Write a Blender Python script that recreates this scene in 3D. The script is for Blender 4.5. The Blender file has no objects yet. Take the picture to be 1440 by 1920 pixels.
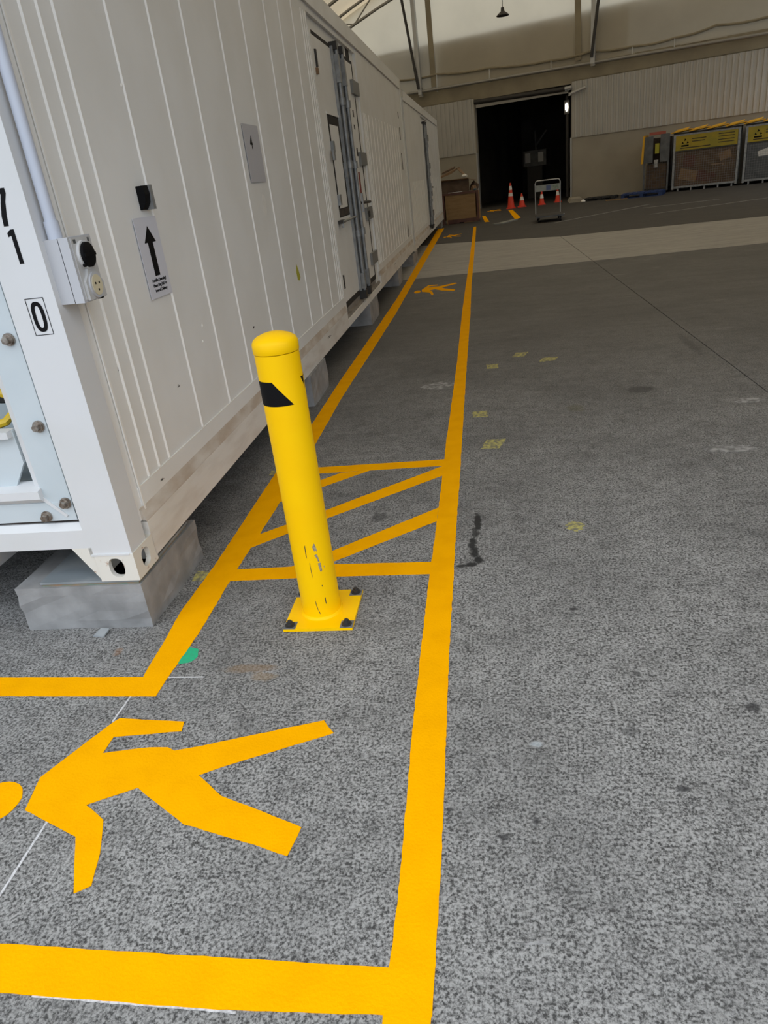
import bpy, bmesh, math, random
from mathutils import Matrix, Vector
random.seed(7)
S = bpy.context.scene
COL = S.collection

# ------------------------------------------------------------------ camera
F_PX = 1326.67
RC = [[0.9861224, -0.0498972, -0.158344], [0.1213779, -0.4340367, 0.8926811], [-0.1132694, -0.8995123, -0.4219569]]
CAM_H = 1.55
cam_d = bpy.data.cameras.new('camera')
cam_d.sensor_fit = 'VERTICAL'; cam_d.sensor_height = 36.0; cam_d.sensor_width = 27.0
cam_d.lens = F_PX / 1920.0 * 36.0
cam_d.clip_start = 0.05; cam_d.clip_end = 300
cam = bpy.data.objects.new('camera', cam_d); COL.objects.link(cam)
M = Matrix([[RC[i][0], -RC[i][1], -RC[i][2]] for i in range(3)]).to_4x4()
M.translation = Vector((0, 0, CAM_H))
cam.matrix_world = M
S.camera = cam

# ------------------------------------------------------------------ light: overcast sky through the open end of the hall
W = bpy.data.worlds.new('overcast_sky'); S.world = W; W.use_nodes = True
nt = W.node_tree; nt.nodes.clear()
wo = nt.nodes.new('ShaderNodeOutputWorld'); bg = nt.nodes.new('ShaderNodeBackground')
tc = nt.nodes.new('ShaderNodeTexCoord'); sx = nt.nodes.new('ShaderNodeSeparateXYZ')
rp = nt.nodes.new('ShaderNodeValToRGB')
nt.links.new(tc.outputs['Generated'], sx.inputs[0]); nt.links.new(sx.outputs['Z'], rp.inputs['Fac'])
rp.color_ramp.elements[0].position = 0.0; rp.color_ramp.elements[0].color = (0.31, 0.345, 0.385, 1)
rp.color_ramp.elements[1].position = 1.0; rp.color_ramp.elements[1].color = (0.94, 1.0, 1.07, 1)
nt.links.new(rp.outputs[0], bg.inputs['Color']); bg.inputs['Strength'].default_value = 1.0
nt.links.new(bg.outputs[0], wo.inputs[0])
BAFFLE_Z = 4.6; ROOF_START = 0.6          # y where the fabric roof ends and the open yard begins
S.view_settings.view_transform = 'Standard'
S.view_settings.look = 'None'
S.view_settings.gamma = 1.0
S.view_settings.use_curve_mapping = False
S.view_settings.exposure = 1.6
S.cycles.max_bounces = 10; S.cycles.diffuse_bounces = 6; S.cycles.glossy_bounces = 4
S.cycles.transmission_bounces = 6; S.cycles.caustics_reflective = False; S.cycles.caustics_refractive = False
S.cycles.sample_clamp_indirect = 6.0

# ------------------------------------------------------------------ materials
def srgb(r, g, b):
    f = lambda c: ((c / 255.0) / 12.92) if c / 255.0 <= 0.04045 else (((c / 255.0) + 0.055) / 1.055) ** 2.4
    return (f(r), f(g), f(b), 1.0)

def mat(name, col, rough=0.5, metal=0.0, col2=None, scale=6.0, lo=0.4, hi=0.65, bump=0.0, bscale=60.0, stretch=(1, 1, 1), spec=0.5):
    m = bpy.data.materials.new(name); m.use_nodes = True
    n = m.node_tree; b = n.nodes['Principled BSDF']
    b.inputs['Roughness'].default_value = rough; b.inputs['Metallic'].default_value = metal
    b.inputs['Specular IOR Level'].default_value = spec
    g = n.nodes.new('ShaderNodeNewGeometry'); mp = n.nodes.new('ShaderNodeMapping')
    mp.inputs['Scale'].default_value = stretch
    n.links.new(g.outputs['Position'], mp.inputs['Vector'])
    if col2 is not None:
        t = n.nodes.new('ShaderNodeTexNoise'); t.inputs['Scale'].default_value = scale; t.inputs['Detail'].default_value = 5
        r = n.nodes.new('ShaderNodeValToRGB'); r.color_ramp.elements[0].position = lo; r.color_ramp.elements[1].position = hi
        r.color_ramp.elements[0].color = col; r.color_ramp.elements[1].color = col2
        n.links.new(mp.outputs[0], t.inputs['Vector']); n.links.new(t.outputs['Fac'], r.inputs[0])
        n.links.new(r.outputs[0], b.inputs['Base Color'])
    else:
        b.inputs['Base Color'].default_value = col
    if bump:
        t2 = n.nodes.new('ShaderNodeTexNoise'); t2.inputs['Scale'].default_value = bscale; t2.inputs['Detail'].default_value = 3
        bp = n.nodes.new('ShaderNodeBump'); bp.inputs['Strength'].default_value = bump; bp.inputs['Distance'].default_value = 0.004
        n.links.new(mp.outputs[0], t2.inputs['Vector']); n.links.new(t2.outputs['Fac'], bp.inputs['Height'])
        n.links.new(bp.outputs[0], b.inputs['Normal'])
    return m

def emit(name, col, strength):
    m = bpy.data.materials.new(name); m.use_nodes = True
    b = m.node_tree.nodes['Principled BSDF']
    b.inputs['Base Color'].default_value = col
    b.inputs['Emission Color'].default_value = col; b.inputs['Emission Strength'].default_value = strength
    return m

def fabric(name, col, trans):
    """PVC tent fabric: part diffuse, part translucent, so daylight glows through it"""
    m = bpy.data.materials.new(name); m.use_nodes = True
    n = m.node_tree; n.nodes.remove(n.nodes['Principled BSDF'])
    out = n.nodes['Material Output']
    d = n.nodes.new('ShaderNodeBsdfDiffuse'); t = n.nodes.new('ShaderNodeBsdfTranslucent'); mx = n.nodes.new('ShaderNodeMixShader')
    g = n.nodes.new('ShaderNodeNewGeometry'); ns = n.nodes.new('ShaderNodeTexNoise'); ns.inputs['Scale'].default_value = 0.8; ns.inputs['Detail'].default_value = 6
    r = n.nodes.new('ShaderNodeValToRGB'); r.color_ramp.elements[0].position = 0.3; r.color_ramp.elements[1].position = 0.7
    r.color_ramp.elements[0].color = tuple(c * 0.9 for c in col[:3]) + (1,); r.color_ramp.elements[1].color = col
    n.links.new(g.outputs['Position'], ns.inputs['Vector']); n.links.new(ns.outputs['Fac'], r.inputs[0])
    n.links.new(r.outputs[0], d.inputs['Color']); n.links.new(r.outputs[0], t.inputs['Color'])
    mx.inputs[0].default_value = trans
    n.links.new(d.outputs[0], mx.inputs[1]); n.links.new(t.outputs[0], mx.inputs[2]); n.links.new(mx.outputs[0], out.inputs[0])
    return m

YELLOW = mat('yellow_road_paint', (0.93, 0.42, 0.0, 1), 0.75, bump=0.35, bscale=120, col2=(0.88, 0.39, 0.0, 1), scale=9, spec=0.02)
YELLOW_BOLL = mat('yellow_powder_coat', (0.98, 0.58, 0.0, 1), 0.42, bump=0.02, bscale=300, col2=(0.96, 0.55, 0.0, 1), scale=5, spec=0.15)
BLACK = mat('black_print', (0.005, 0.005, 0.006, 1), 0.6, spec=0.12)
DARK = mat('dark_gap', (0.02, 0.017, 0.015, 1), 0.85)
GASKET = mat('door_gasket', (0.05, 0.035, 0.028, 1), 0.8, col2=(0.025, 0.02, 0.018, 1), scale=10)
WHITE = mat('container_white_paint', (0.80, 0.80, 0.785, 1), 0.45, col2=(0.755, 0.75, 0.725, 1), scale=2.2, bump=0.03, bscale=8, spec=0.25)
WHITE_END = mat('end_frame_white_paint', (0.66, 0.67, 0.685, 1), 0.4, col2=(0.635, 0.645, 0.65, 1), scale=3, bump=0.03, bscale=10)
RIBW = mat('rib_white_paint', (0.84, 0.825, 0.79, 1), 0.35)
DIRTY = mat('dirty_rail_paint', (0.74, 0.72, 0.68, 1), 0.5, col2=(0.55, 0.50, 0.44, 1), scale=5, lo=0.45, hi=0.85, stretch=(3, .6, 3))
LEDGE = mat('rust_stained_ledge', (0.46, 0.38, 0.305, 1), 0.7, col2=(0.66, 0.62, 0.565, 1), scale=5, lo=0.38, hi=0.68, stretch=(2, .8, 2))
CASTM = mat('chipped_casting_paint', (0.70, 0.68, 0.62, 1), 0.45, col2=(0.33, 0.17, 0.09, 1), scale=24, lo=0.64, hi=0.72)
FRAMEB = mat('machine_frame_pale_paint', (0.56, 0.62, 0.655, 1), 0.38, col2=(0.52, 0.585, 0.62, 1), scale=4)
STEEL = mat('galvanised_steel', (0.33, 0.34, 0.345, 1), 0.45, 0.45, col2=(0.24, 0.25, 0.255, 1), scale=14)
BOLTM = mat('stainless_bolt', (0.42, 0.38, 0.34, 1), 0.35, 0.85, col2=(0.22, 0.18, 0.15, 1), scale=60)
BOX_GREY = mat('grey_plastic', (0.49, 0.50, 0.53, 1), 0.45)
BOX_LID = mat('light_grey_plastic', (0.50, 0.50, 0.50, 1), 0.4)
PVC = mat('pale_blue_grey_conduit', (0.52, 0.56, 0.65, 1), 0.35)
CREAM = mat('cream_socket', (0.62, 0.56, 0.40, 1), 0.5)
PAPER = mat('white_laminate', (0.66, 0.67, 0.74, 1), 0.3)
PAPER2 = mat('grey_plastic_sleeve', (0.52, 0.52, 0.56, 1), 0.3)
BLOCK = mat('cast_concrete_block', (0.205, 0.207, 0.208, 1), 0.85, col2=(0.325, 0.328, 0.33, 1), scale=7, lo=0.35, hi=0.7, bump=0.3, bscale=40)
STEELPL = mat('packing_plate', (0.20, 0.23, 0.25, 1), 0.6, col2=(0.32, 0.34, 0.35, 1), scale=6)
PLY = mat('rotten_ply_packing', (0.30, 0.20, 0.13, 1), 0.9, col2=(0.16, 0.22, 0.17, 1), scale=18, stretch=(1, 4, 8))
BEIGE_WALL = mat('beige_painted_concrete', (0.36, 0.33, 0.27, 1), 0.8, col2=(0.30, 0.275, 0.225, 1), scale=0.7, bump=0.05, bscale=6)
CLAD = mat('cladding_steel_sheet', (0.47, 0.46, 0.43, 1), 0.42, 0.1, col2=(0.43, 0.42, 0.39, 1), scale=1.0)
HEADER = mat('beige_header_sheet', (0.31, 0.27, 0.185, 1), 0.6, col2=(0.25, 0.215, 0.15, 1), scale=1.2)
PIPE = mat('grey_frame_pipe', (0.30, 0.29, 0.27, 1), 0.45, 0.4)
DARKSTEEL = mat('dark_frame_steel', (0.045, 0.042, 0.04, 1), 0.55, 0.3)
ALU = mat('aluminium_profile', (0.46, 0.47, 0.48, 1), 0.4, 0.5)
ROOFF = fabric('roof_fabric', (0.80, 0.65, 0.44, 1), 0.25)
GABLEF = fabric('gable_fabric', (0.72, 0.665, 0.54, 1), 0.40)
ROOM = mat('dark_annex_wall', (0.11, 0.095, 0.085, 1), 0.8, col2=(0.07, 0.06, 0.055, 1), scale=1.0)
WOOD_RED = mat('red_brown_timber', (0.13, 0.055, 0.04, 1), 0.65, col2=(0.09, 0.04, 0.03, 1), scale=6)
PLYWOOD = mat('plywood_panel', (0.33, 0.21, 0.095, 1), 0.7, col2=(0.27, 0.165, 0.07, 1), scale=3, stretch=(1, 1, 4))
CARDB = mat('brown_cardboard', (0.28, 0.18, 0.10, 1), 0.8, col2=(0.22, 0.135, 0.075, 1), scale=5)
CARDB_D = mat('dark_cardboard', (0.10, 0.065, 0.042, 1), 0.8, col2=(0.15, 0.10, 0.065, 1), scale=5)
CONE_R = mat('orange_red_cone_plastic', (0.75, 0.055, 0.02, 1), 0.5)
CONE_W = mat('reflective_white_collar', (0.80, 0.78, 0.74, 1), 0.4)
BLUE = mat('blue_pallet_plastic', (0.012, 0.035, 0.13, 1), 0.5, col2=(0.02, 0.05, 0.17, 1), scale=8)
BINGREY = mat('bin_grey_steel', (0.13, 0.135, 0.14, 1), 0.5, 0.3, col2=(0.09, 0.095, 0.10, 1), scale=5)
BINYEL = mat('bin_yellow_plastic', (0.78, 0.42, 0.015, 1), 0.5, col2=(0.7, 0.36, 0.012, 1), scale=4)
SIGNYEL = mat('faded_yellow_sign', (0.42, 0.30, 0.012, 1), 0.5, col2=(0.30, 0.25, 0.02, 1), scale=3)
REDM = mat('dull_red_print', (0.22, 0.03, 0.02, 1), 0.5)
GREEN = mat('green_spray_paint', (0.01, 0.44, 0.21, 1), 0.6, col2=(0.03, 0.36, 0.19, 1), scale=60)
CHALK = mat('white_chalk', (0.60, 0.60, 0.62, 1), 0.9, col2=(0.34, 0.34, 0.35, 1), scale=90, lo=0.45, hi=0.7)
OLDYEL = mat('old_worn_yellow_paint', (0.44, 0.40, 0.13, 1), 0.85, col2=(0.17, 0.165, 0.12, 1), scale=45, lo=0.42, hi=0.6)
OLDWHITE = mat('worn_white_paint', (0.33, 0.33, 0.33, 1), 0.85, col2=(0.15, 0.15, 0.148, 1), scale=26, lo=0.40, hi=0.58)
RUBBER = mat('black_rubber', (0.02, 0.02, 0.02, 1), 0.7)
CABY = mat('yellow_cable_sleeve', (0.62, 0.42, 0.02, 1), 0.4)
GLOW = emit('lamp_glow', (1.0, 0.93, 0.75, 1), 3.5)
YTAPE = mat('yellow_green_sticker', (0.42, 0.40, 0.03, 1), 0.5)

BINGREY2 = mat('hinge_zinc', (0.23, 0.235, 0.23, 1), 0.5, 0.3)
ANCHOR = mat('dark_zinc_anchor', (0.14, 0.155, 0.17, 1), 0.5, 0.2, col2=(0.19, 0.205, 0.22, 1), scale=50)
SILL = mat('worn_sill_paint', (0.30, 0.27, 0.235, 1), 0.7, col2=(0.20, 0.175, 0.15, 1), scale=6)
# ---- floor concrete: exposed aggregate near the opening, polished dirty slab further in, spots of grease with their own shapes
def floor_mat(name, base, speck, dirt):
    m = bpy.data.materials.new(name); m.use_nodes = True
    n = m.node_tree; N = n.nodes; L = n.links; b = N['Principled BSDF']
    g = N.new('ShaderNodeNewGeometry')
    def noise(scale, detail=4, rough=0.55, stretch=None):
        t = N.new('ShaderNodeTexNoise'); t.inputs['Scale'].default_value = scale; t.inputs['Detail'].default_value = detail; t.inputs['Roughness'].default_value = rough
        if stretch:
            mp = N.new('ShaderNodeMapping'); mp.inputs['Scale'].default_value = stretch
            L.new(g.outputs['Position'], mp.inputs['Vector']); L.new(mp.outputs[0], t.inputs['Vector'])
        else:
            L.new(g.outputs['Position'], t.inputs['Vector'])
        return t.outputs['Fac']
    def rng(inp, a, c, lo=0.0, hi=1.0):
        r = N.new('ShaderNodeMapRange'); r.inputs[1].default_value = a; r.inputs[2].default_value = c; r.inputs[3].default_value = lo; r.inputs[4].default_value = hi
        L.new(inp, r.inputs[0]); return r.outputs[0]
    def mth(op, a, c):
        q = N.new('ShaderNodeMath'); q.operation = op
        for i, v in enumerate((a, c)):
            if isinstance(v, (int, float)): q.inputs[i].default_value = v
            else: L.new(v, q.inputs[i])
        return q.outputs[0]
    def mix(fac, a, c):
        q = N.new('ShaderNodeMix'); q.data_type = 'RGBA'
        if isinstance(fac, (int, float)): q.inputs[0].default_value = fac
        else: L.new(fac, q.inputs[0])
        for i, v in ((6, a), (7, c)):
            if isinstance(v, tuple): q.inputs[i].default_value = v
            else: L.new(v, q.inputs[i])
        return q.outputs[2]
    sep = N.new('ShaderNodeSeparateXYZ'); L.new(g.outputs['Position'], sep.inputs[0])
    sp = noise(120, 5, 0.7); sp2 = noise(62, 5, 0.7); sp3 = noise(14, 5, 0.7); big = noise(1.1, 6, 0.65); mid = noise(5, 6, 0.7)
    streak = noise(3.5, 7, 0.68, (0.35, 1.6, 1))
    fine = rng(mth('ADD', mth('ADD', mth('MULTIPLY', sp, 0.60), mth('MULTIPLY', sp2, 0.26)), mth('MULTIPLY', sp3, 0.14)), 0.435, 0.555)
    # aggregate shows strongly where the surface is rain-worn (by the opening), weakly on the worn traffic slab
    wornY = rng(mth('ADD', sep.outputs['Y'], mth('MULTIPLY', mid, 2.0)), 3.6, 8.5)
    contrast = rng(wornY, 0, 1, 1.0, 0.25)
    dark = tuple(c * 0.42 for c in base[:3]) + (1,)
    two = mix(fine, dark, speck)
    flat = mix(rng(streak, 0.3, 0.7), tuple(c * 0.62 for c in base[:3]) + (1,), tuple(c * 1.02 for c in base[:3]) + (1,))
    c = mix(contrast, flat, two)
    c = mix(rng(big, 0.42, 0.68, 0.0, dirt), c, tuple(v * 0.5 for v in base[:3]) + (1,))
    c = mix(rng(mid, 0.53, 0.70, 0.0, 0.42), c, tuple(v * 0.55 for v in base[:3]) + (1,))
    pale = noise(2.3, 6, 0.7, (0.6, 1.3, 1))
    c = mix(rng(pale, 0.60, 0.78, 0.0, 0.32), c, speck)
    # separate stains: x, y, rx, ry, strength, colour
    edge = noise(28, 3, 0.6)
    for (x, y, rx, ry, st, colr) in STAINS:
        mp = N.new('ShaderNodeMapping'); mp.vector_type = 'POINT'
        mp.inputs['Location'].default_value = (-x / rx, -y / ry, 0); mp.inputs['Scale'].default_value = (1 / rx, 1 / ry, 0)
        L.new(g.outputs['Position'], mp.inputs['Vector'])
        ln = N.new('ShaderNodeVectorMath'); ln.operation = 'LENGTH'; L.new(mp.outputs[0], ln.inputs[0])
        d = mth('ADD', ln.outputs['Value'], mth('MULTIPLY', mth('SUBTRACT', edge, 0.5), 1.3))
        c = mix(rng(d, 1.0, 0.55, 0.0, st), c, colr)
    L.new(c, b.inputs['Base Color'])
    L.new(rng(wornY, 0, 1, 0.85, 0.62), b.inputs['Roughness'])
    b.inputs['Specular IOR Level'].default_value = 0.3
    bp = N.new('ShaderNodeBump'); bp.inputs['Strength'].default_value = 0.35; bp.inputs['Distance'].default_value = 0.003
    L.new(sp, bp.inputs['Height']); L.new(bp.outputs[0], b.inputs['Normal'])
    return m
_bk = (0.018, 0.018, 0.018, 1); _dk = (0.035, 0.035, 0.037, 1); _md = (0.10, 0.10, 0.10, 1)
STAINS_NEAR = [(0.452, 1.459, .022, .014, .85, _dk), (0.725, 1.78, .028, .022, .8, _dk), (0.352, 1.674, .035, .022, .55, _dk),
    (0.266, 2.331, .02, .012, .9, _dk), (0.425, 1.942, .018, .016, .6, _dk), (0.058, 1.346, .010, .016, .7, _dk), (-0.025, 1.294, .014, .010, .8, _dk),
    (-0.168, 1.379, .010, .008, .8, _dk), (-0.098, 3.12, .022, .14, .95, _bk), (-0.112, 3.0, .020, .08, .8, _bk), (-0.122, 2.88, .022, .09, .95, _bk), (-0.108, 2.80, .022, .06, .95, _bk), (-0.092, 2.74, .024, .05, .95, _bk), (-0.125, 2.70, .04, .022, .95, _bk), (-0.17, 2.69, .035, .016, .9, _bk),
    (1.046, 5.109, .12, .10, .6, _dk), (0.564, 4.785, .07, .09, .45, (0.11, 0.105, 0.06, 1)), (-0.92, 2.0, .12, .028, .55, (0.22, 0.15, 0.09, 1)), (-0.86, 1.955, .06, .03, .5, (0.24, 0.17, 0.10, 1)),
    (-1.50, 2.12, .02, .03, .5, (0.25, 0.14, 0.08, 1)), (-0.60, 3.22, .05, .07, .6, _dk), (0.078, 1.624, .022, .014, .55, (0.42, 0.47, 0.50, 1)), (1.687, 6.3, .05, .5, .35, _dk)]
STAINS = STAINS_NEAR
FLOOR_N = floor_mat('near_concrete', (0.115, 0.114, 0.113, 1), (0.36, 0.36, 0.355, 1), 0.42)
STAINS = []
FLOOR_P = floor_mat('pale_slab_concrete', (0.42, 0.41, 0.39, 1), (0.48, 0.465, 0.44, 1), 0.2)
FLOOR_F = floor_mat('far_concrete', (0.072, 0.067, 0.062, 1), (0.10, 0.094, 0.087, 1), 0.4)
JOINT = mat('floor_joint_filler', (0.07, 0.068, 0.063, 1), 0.9, col2=(0.13, 0.125, 0.115, 1), scale=4)

# ------------------------------------------------------------------ mesh helpers
def obj(name, bm, m, parent=None, smooth=False, bev=0.0):
    me = bpy.data.meshes.new(name)
    if bev:
        bmesh.ops.bevel(bm, geom=[e for e in bm.edges if e.calc_face_angle(0) > 0.6], offset=bev, segments=1, affect='EDGES', clamp_overlap=True)
    bmesh.ops.recalc_face_normals(bm, faces=bm.faces[:])
    bm.to_mesh(me); bm.free()
    for mm in (m if isinstance(m, (list, tuple)) else [m]): me.materials.append(mm)
    if smooth:
        for p in me.polygons: p.use_smooth = True
        try: me.set_sharp_from_angle(angle=math.radians(38))
        except Exception: pass
    o = bpy.data.objects.new(name, me); COL.objects.link(o)
    if parent is not None: o.parent = parent
    return o

def BM(): return bmesh.new()
def box(bm, x0, x1, y0, y1, z0, z1):
    v = [bm.verts.new(p) for p in ((x0, y0, z0), (x1, y0, z0), (x1, y1, z0), (x0, y1, z0), (x0, y0, z1), (x1, y0, z1), (x1, y1, z1), (x0, y1, z1))]
    for f in ((0, 3, 2, 1), (4, 5, 6, 7), (0, 1, 5, 4), (1, 2, 6, 5), (2, 3, 7, 6), (3, 0, 4, 7)): bm.faces.new([v[i] for i in f])
    return bm
def bx(*a): return box(BM(), *a)
def prism(bm, pts, d):
    """closed polygon pts (3-D) pushed along vector d"""
    d = Vector(d); a = [bm.verts.new(p) for p in pts]; c = [bm.verts.new(Vector(p) + d) for p in pts]; k = len(pts)
    bm.faces.new(a); bm.faces.new(c[::-1])
    for i in range(k): bm.faces.new([a[i], c[i], c[(i + 1) % k], a[(i + 1) % k]])
    return bm
def tube(bm, pts, r, seg=10, caps=True):
    pts = [Vector(p) for p in pts]; rings = []
    up = Vector((0.31, 0.17, 0.93))
    for i, p in enumerate(pts):
        t = (pts[min(i + 1, len(pts) - 1)] - pts[max(i - 1, 0)]).normalized()
        a = t.cross(up)
        if a.length < 1e-3: a = t.cross(Vector((1, 0, 0)))
        a.normalize(); b = t.cross(a)
        rr = r[i] if isinstance(r, (list, tuple)) else r
        rings.append([bm.verts.new(p + a * math.cos(2 * math.pi * k / seg) * rr + b * math.sin(2 * math.pi * k / seg) * rr) for k in range(seg)])
    for q, s in zip(rings, rings[1:]):
        for k in range(seg): bm.faces.new([q[k], q[(k + 1) % seg], s[(k + 1) % seg], s[k]])
    if caps: bm.faces.new(rings[0][::-1]); bm.faces.new(rings[-1])
    return bm
def lathe(bm, prof, cx=0, cy=0, seg=32):
    rings = []
    for r, z in prof:
        if r < 1e-6: rings.append([bm.verts.new((cx, cy, z))])
        else: rings.append([bm.verts.new((cx + r * math.cos(2 * math.pi * k / seg), cy + r * math.sin(2 * math.pi * k / seg), z)) for k in range(seg)])
    for q, s in zip(rings, rings[1:]):
        for k in range(seg):
            k2 = (k + 1) % seg
            if len(q) == 1 and len(s) == 1: continue
            if len(q) == 1: bm.faces.new([q[0], s[k2], s[k]])
            elif len(s) == 1: bm.faces.new([q[k], q[k2], s[0]])
            else: bm.faces.new([q[k], q[k2], s[k2], s[k]])
    return bm
def empty(name, loc=(0, 0, 0), rz=0.0):
    o = bpy.data.objects.new(name, None); COL.objects.link(o); o.location = loc; o.rotation_euler = (0, 0, rz); o.empty_display_size = 0.1
    return o
def tag(o, label, cat, group=None):
    o['label'] = label; o['category'] = cat
    if group: o['group'] = group
    return o
def struct(o): o['kind'] = 'structure'; return o
def text_bm(s, size, m, name, parent, mat4, sx=1.0, bold=0.0):
    cu = bpy.data.curves.new(name, 'FONT'); cu.body = s; cu.size = size; cu.align_x = 'CENTER'; cu.align_y = 'CENTER'; cu.offset = bold; cu.extrude = 0.0003
    t = bpy.data.objects.new(name, cu); COL.objects.link(t)
    dg = bpy.context.evaluated_depsgraph_get(); me = bpy.data.meshes.new_from_object(t.evaluated_get(dg))
    bpy.data.objects.remove(t)
    me.transform(mat4 @ Matrix.Scale(sx, 4, (1, 0, 0))); me.materials.clear(); me.materials.append(m)
    o = bpy.data.objects.new(name, me); COL.objects.link(o); o.parent = parent
    return o

# ------------------------------------------------------------------ the hall (structure)
WANG = math.atan(-0.35)                      # the end wall runs a little askew
WROOT = Vector((0, 32.7, 0))
wd = Vector((math.cos(WANG), math.sin(WANG), 0)); wn = Vector((-wd.y, wd.x, 0))
def WP(u, z, off=0.0):                       # point u metres along the end wall, off metres in front of it
    p = WROOT + wd * u - wn * off; return Vector((p.x, p.y, z))
def roof_z(x): return 9.30 - 0.0205 * (x - 4.0) ** 2
XL, XR = -11.0, 11.4

fl = struct(obj('floor', bx(-40, 40, -40, 48, -0.30, -0.012), JOINT))
def slab(pts, m, name='slab'):
    b = prism(BM(), [(x, y, -0.012) for x, y in pts], (0, 0, 0.012)); return obj(name, b, m, fl)
g_ = 0.004
jl = lambda y: 1.86 - 0.012 * y              # the long joint
Yb = lambda x: 12.25 + 0.06 * x              # near edge of the pale slab
Yc = lambda x: 17.6 - 0.25 * (x + 1) if x < 3 else 16.6
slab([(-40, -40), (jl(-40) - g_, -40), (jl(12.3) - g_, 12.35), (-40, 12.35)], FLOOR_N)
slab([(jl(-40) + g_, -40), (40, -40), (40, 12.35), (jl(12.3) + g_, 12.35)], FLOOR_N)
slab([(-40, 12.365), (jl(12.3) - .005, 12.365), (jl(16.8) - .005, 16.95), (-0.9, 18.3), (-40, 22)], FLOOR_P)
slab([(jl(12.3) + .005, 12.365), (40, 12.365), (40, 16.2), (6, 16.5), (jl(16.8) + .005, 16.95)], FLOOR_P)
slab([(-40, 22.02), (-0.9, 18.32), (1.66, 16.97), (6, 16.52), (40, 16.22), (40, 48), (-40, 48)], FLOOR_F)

wb = struct(empty('wall_back', WROOT, WANG))
def wbox(name, m, u0, u1, off0, off1, z0, z1, bev=0.0):
    return obj(name, bx(u0, u1, -off1, -off0, z0, z1), m, wb, bev=bev)
UL, UR = -12.5, 16.5
wbox('lower_wall', BEIGE_WALL, UL, -0.10, -0.2, 0, 0, 4.1)
wbox('lower_wall', BEIGE_WALL, 3.72, UR, -0.2, 0, 0, 4.1)
wbox('header_wall', HEADER, UL, UR, -0.2, 0.0, 4.0, 4.62)
def corrug(name, u0, u1, z0, z1):
    b = BM(); prof = []; u = u0; p = 0.19
    while u < u1:
        for du, h in ((0, .02), (.10, .02), (.115, .055), (.175, .055)): prof.append((min(u + du, u1), h))
        u += p
    prof.append((u1, .02))
    lo = [b.verts.new((uu, -h, z0)) for uu, h in prof]; hi = [b.verts.new((uu, -h, z1)) for uu, h in prof]
    for i in range(len(prof) - 1):
        if prof[i + 1][0] - prof[i][0] > 1e-6: b.faces.new([lo[i], lo[i + 1], hi[i + 1], hi[i]])
    o = obj(name, b, CLAD, wb); md = o.modifiers.new('thick', 'SOLIDIFY'); md.thickness = 0.004; return o
corrug('corrugated_cladding', -6.5, -0.13, 2.11, 4.06)
corrug('corrugated_cladding', 3.76, 12.0, 2.19, 4.06)
wbox('door_jamb', ALU, -0.14, -0.08, -0.1, 0.03, 0, 2.12)
wbox('door_jamb', ALU, 3.69, 3.75, -0.1, 0.03, 0, 2.2)
d1 = struct(empty('door_1', WROOT, WANG))
obj('roller_drum', tube(BM(), [(-0.1, -0.02, 3.93), (3.65, -0.02, 3.86)], .09, 12), DARKSTEEL, d1, smooth=True)
obj('curtain_edge', bx(-0.05, 3.62, -0.03, 0.03, 3.72, 3.83), PIPE, d1)
obj('drum_motor', tube(BM(), [(3.52, -0.10, 3.86), (3.76, -0.10, 3.88)], .075, 12), ALU, d1, smooth=True)
# gable fabric above the pipe
b = BM(); us = [UL + i * (UR - UL) / 40 for i in range(41)]; cols = []
for i, u in enumerate(us):
    p = WP(u, 0); zt = roof_z(p.x) + 0.15
    cols.append([b.verts.new((u, -0.0 + 0.03 * math.sin(u * 2.1 + j) * (1 - j / 8), 4.6 + (zt - 4.6) * j / 8)) for j in range(9)])
for a, c in zip(cols, cols[1:]):
    for j in range(8): b.faces.new([a[j], c[j], c[j + 1], a[j + 1]])
gf = obj('gable_fabric', b, GABLEF, wb, smooth=True)
# annex building behind the doorway: keeps the light off the lower gable
an = struct(empty('wall_annex', WROOT, WANG))
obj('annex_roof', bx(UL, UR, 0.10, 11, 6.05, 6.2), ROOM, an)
obj('annex_bounce_sheet', bx(UL, UR, 0.10, 11, 6.2, 6.23), BEIGE_WALL, an)  # unseen sheet added to bounce sky light onto the gable fabric
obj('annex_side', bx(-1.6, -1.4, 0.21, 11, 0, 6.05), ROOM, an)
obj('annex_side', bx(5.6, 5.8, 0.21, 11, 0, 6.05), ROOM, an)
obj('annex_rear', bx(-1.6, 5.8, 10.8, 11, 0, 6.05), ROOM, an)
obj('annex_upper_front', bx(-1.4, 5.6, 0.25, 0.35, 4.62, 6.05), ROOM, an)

# roof fabric, side walls
rf = BM(); nx, ny = 26, 8; yy = [ROOF_START + (42 - ROOF_START) * j / ny for j in range(ny + 1)]; grid = []
for i in range(nx + 1):
    x = XL + (XR - XL) * i / nx
    grid.append([rf.verts.new((x, ROOF_START + (32.95 - .35 * x - ROOF_START) * j / ny, roof_z(x) + 0.12)) for j in range(ny + 1)])
for a, c in zip(grid, grid[1:]):
    for j in range(ny): rf.faces.new([a[j], a[j + 1], c[j + 1], c[j]])
struct(obj('ceiling', rf, ROOFF, smooth=True))
fz = BM(); ft = [(XL + (XR - XL) * i / nx) for i in range(nx + 1)]
prism(fz, [(XL, ROOF_START, BAFFLE_Z), (XR, ROOF_START, BAFFLE_Z)] + [(x, ROOF_START, roof_z(x) + .12) for x in ft[::-1]], (0, .05, 0))
struct(obj('wall_front_baffle', fz, ROOFF))          # unseen fascia added to cut the sky light reaching deep inside
struct(obj('wall_left', bx(XL - .2, XL, ROOF_START, 36.3, 0, roof_z(XL) + .12), BEIGE_WALL))
wr = struct(empty('wall_right'))
OY0, OY1, OZ0, OZ1 = 21.5, 28.3, 2.4, 5.6
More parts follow.
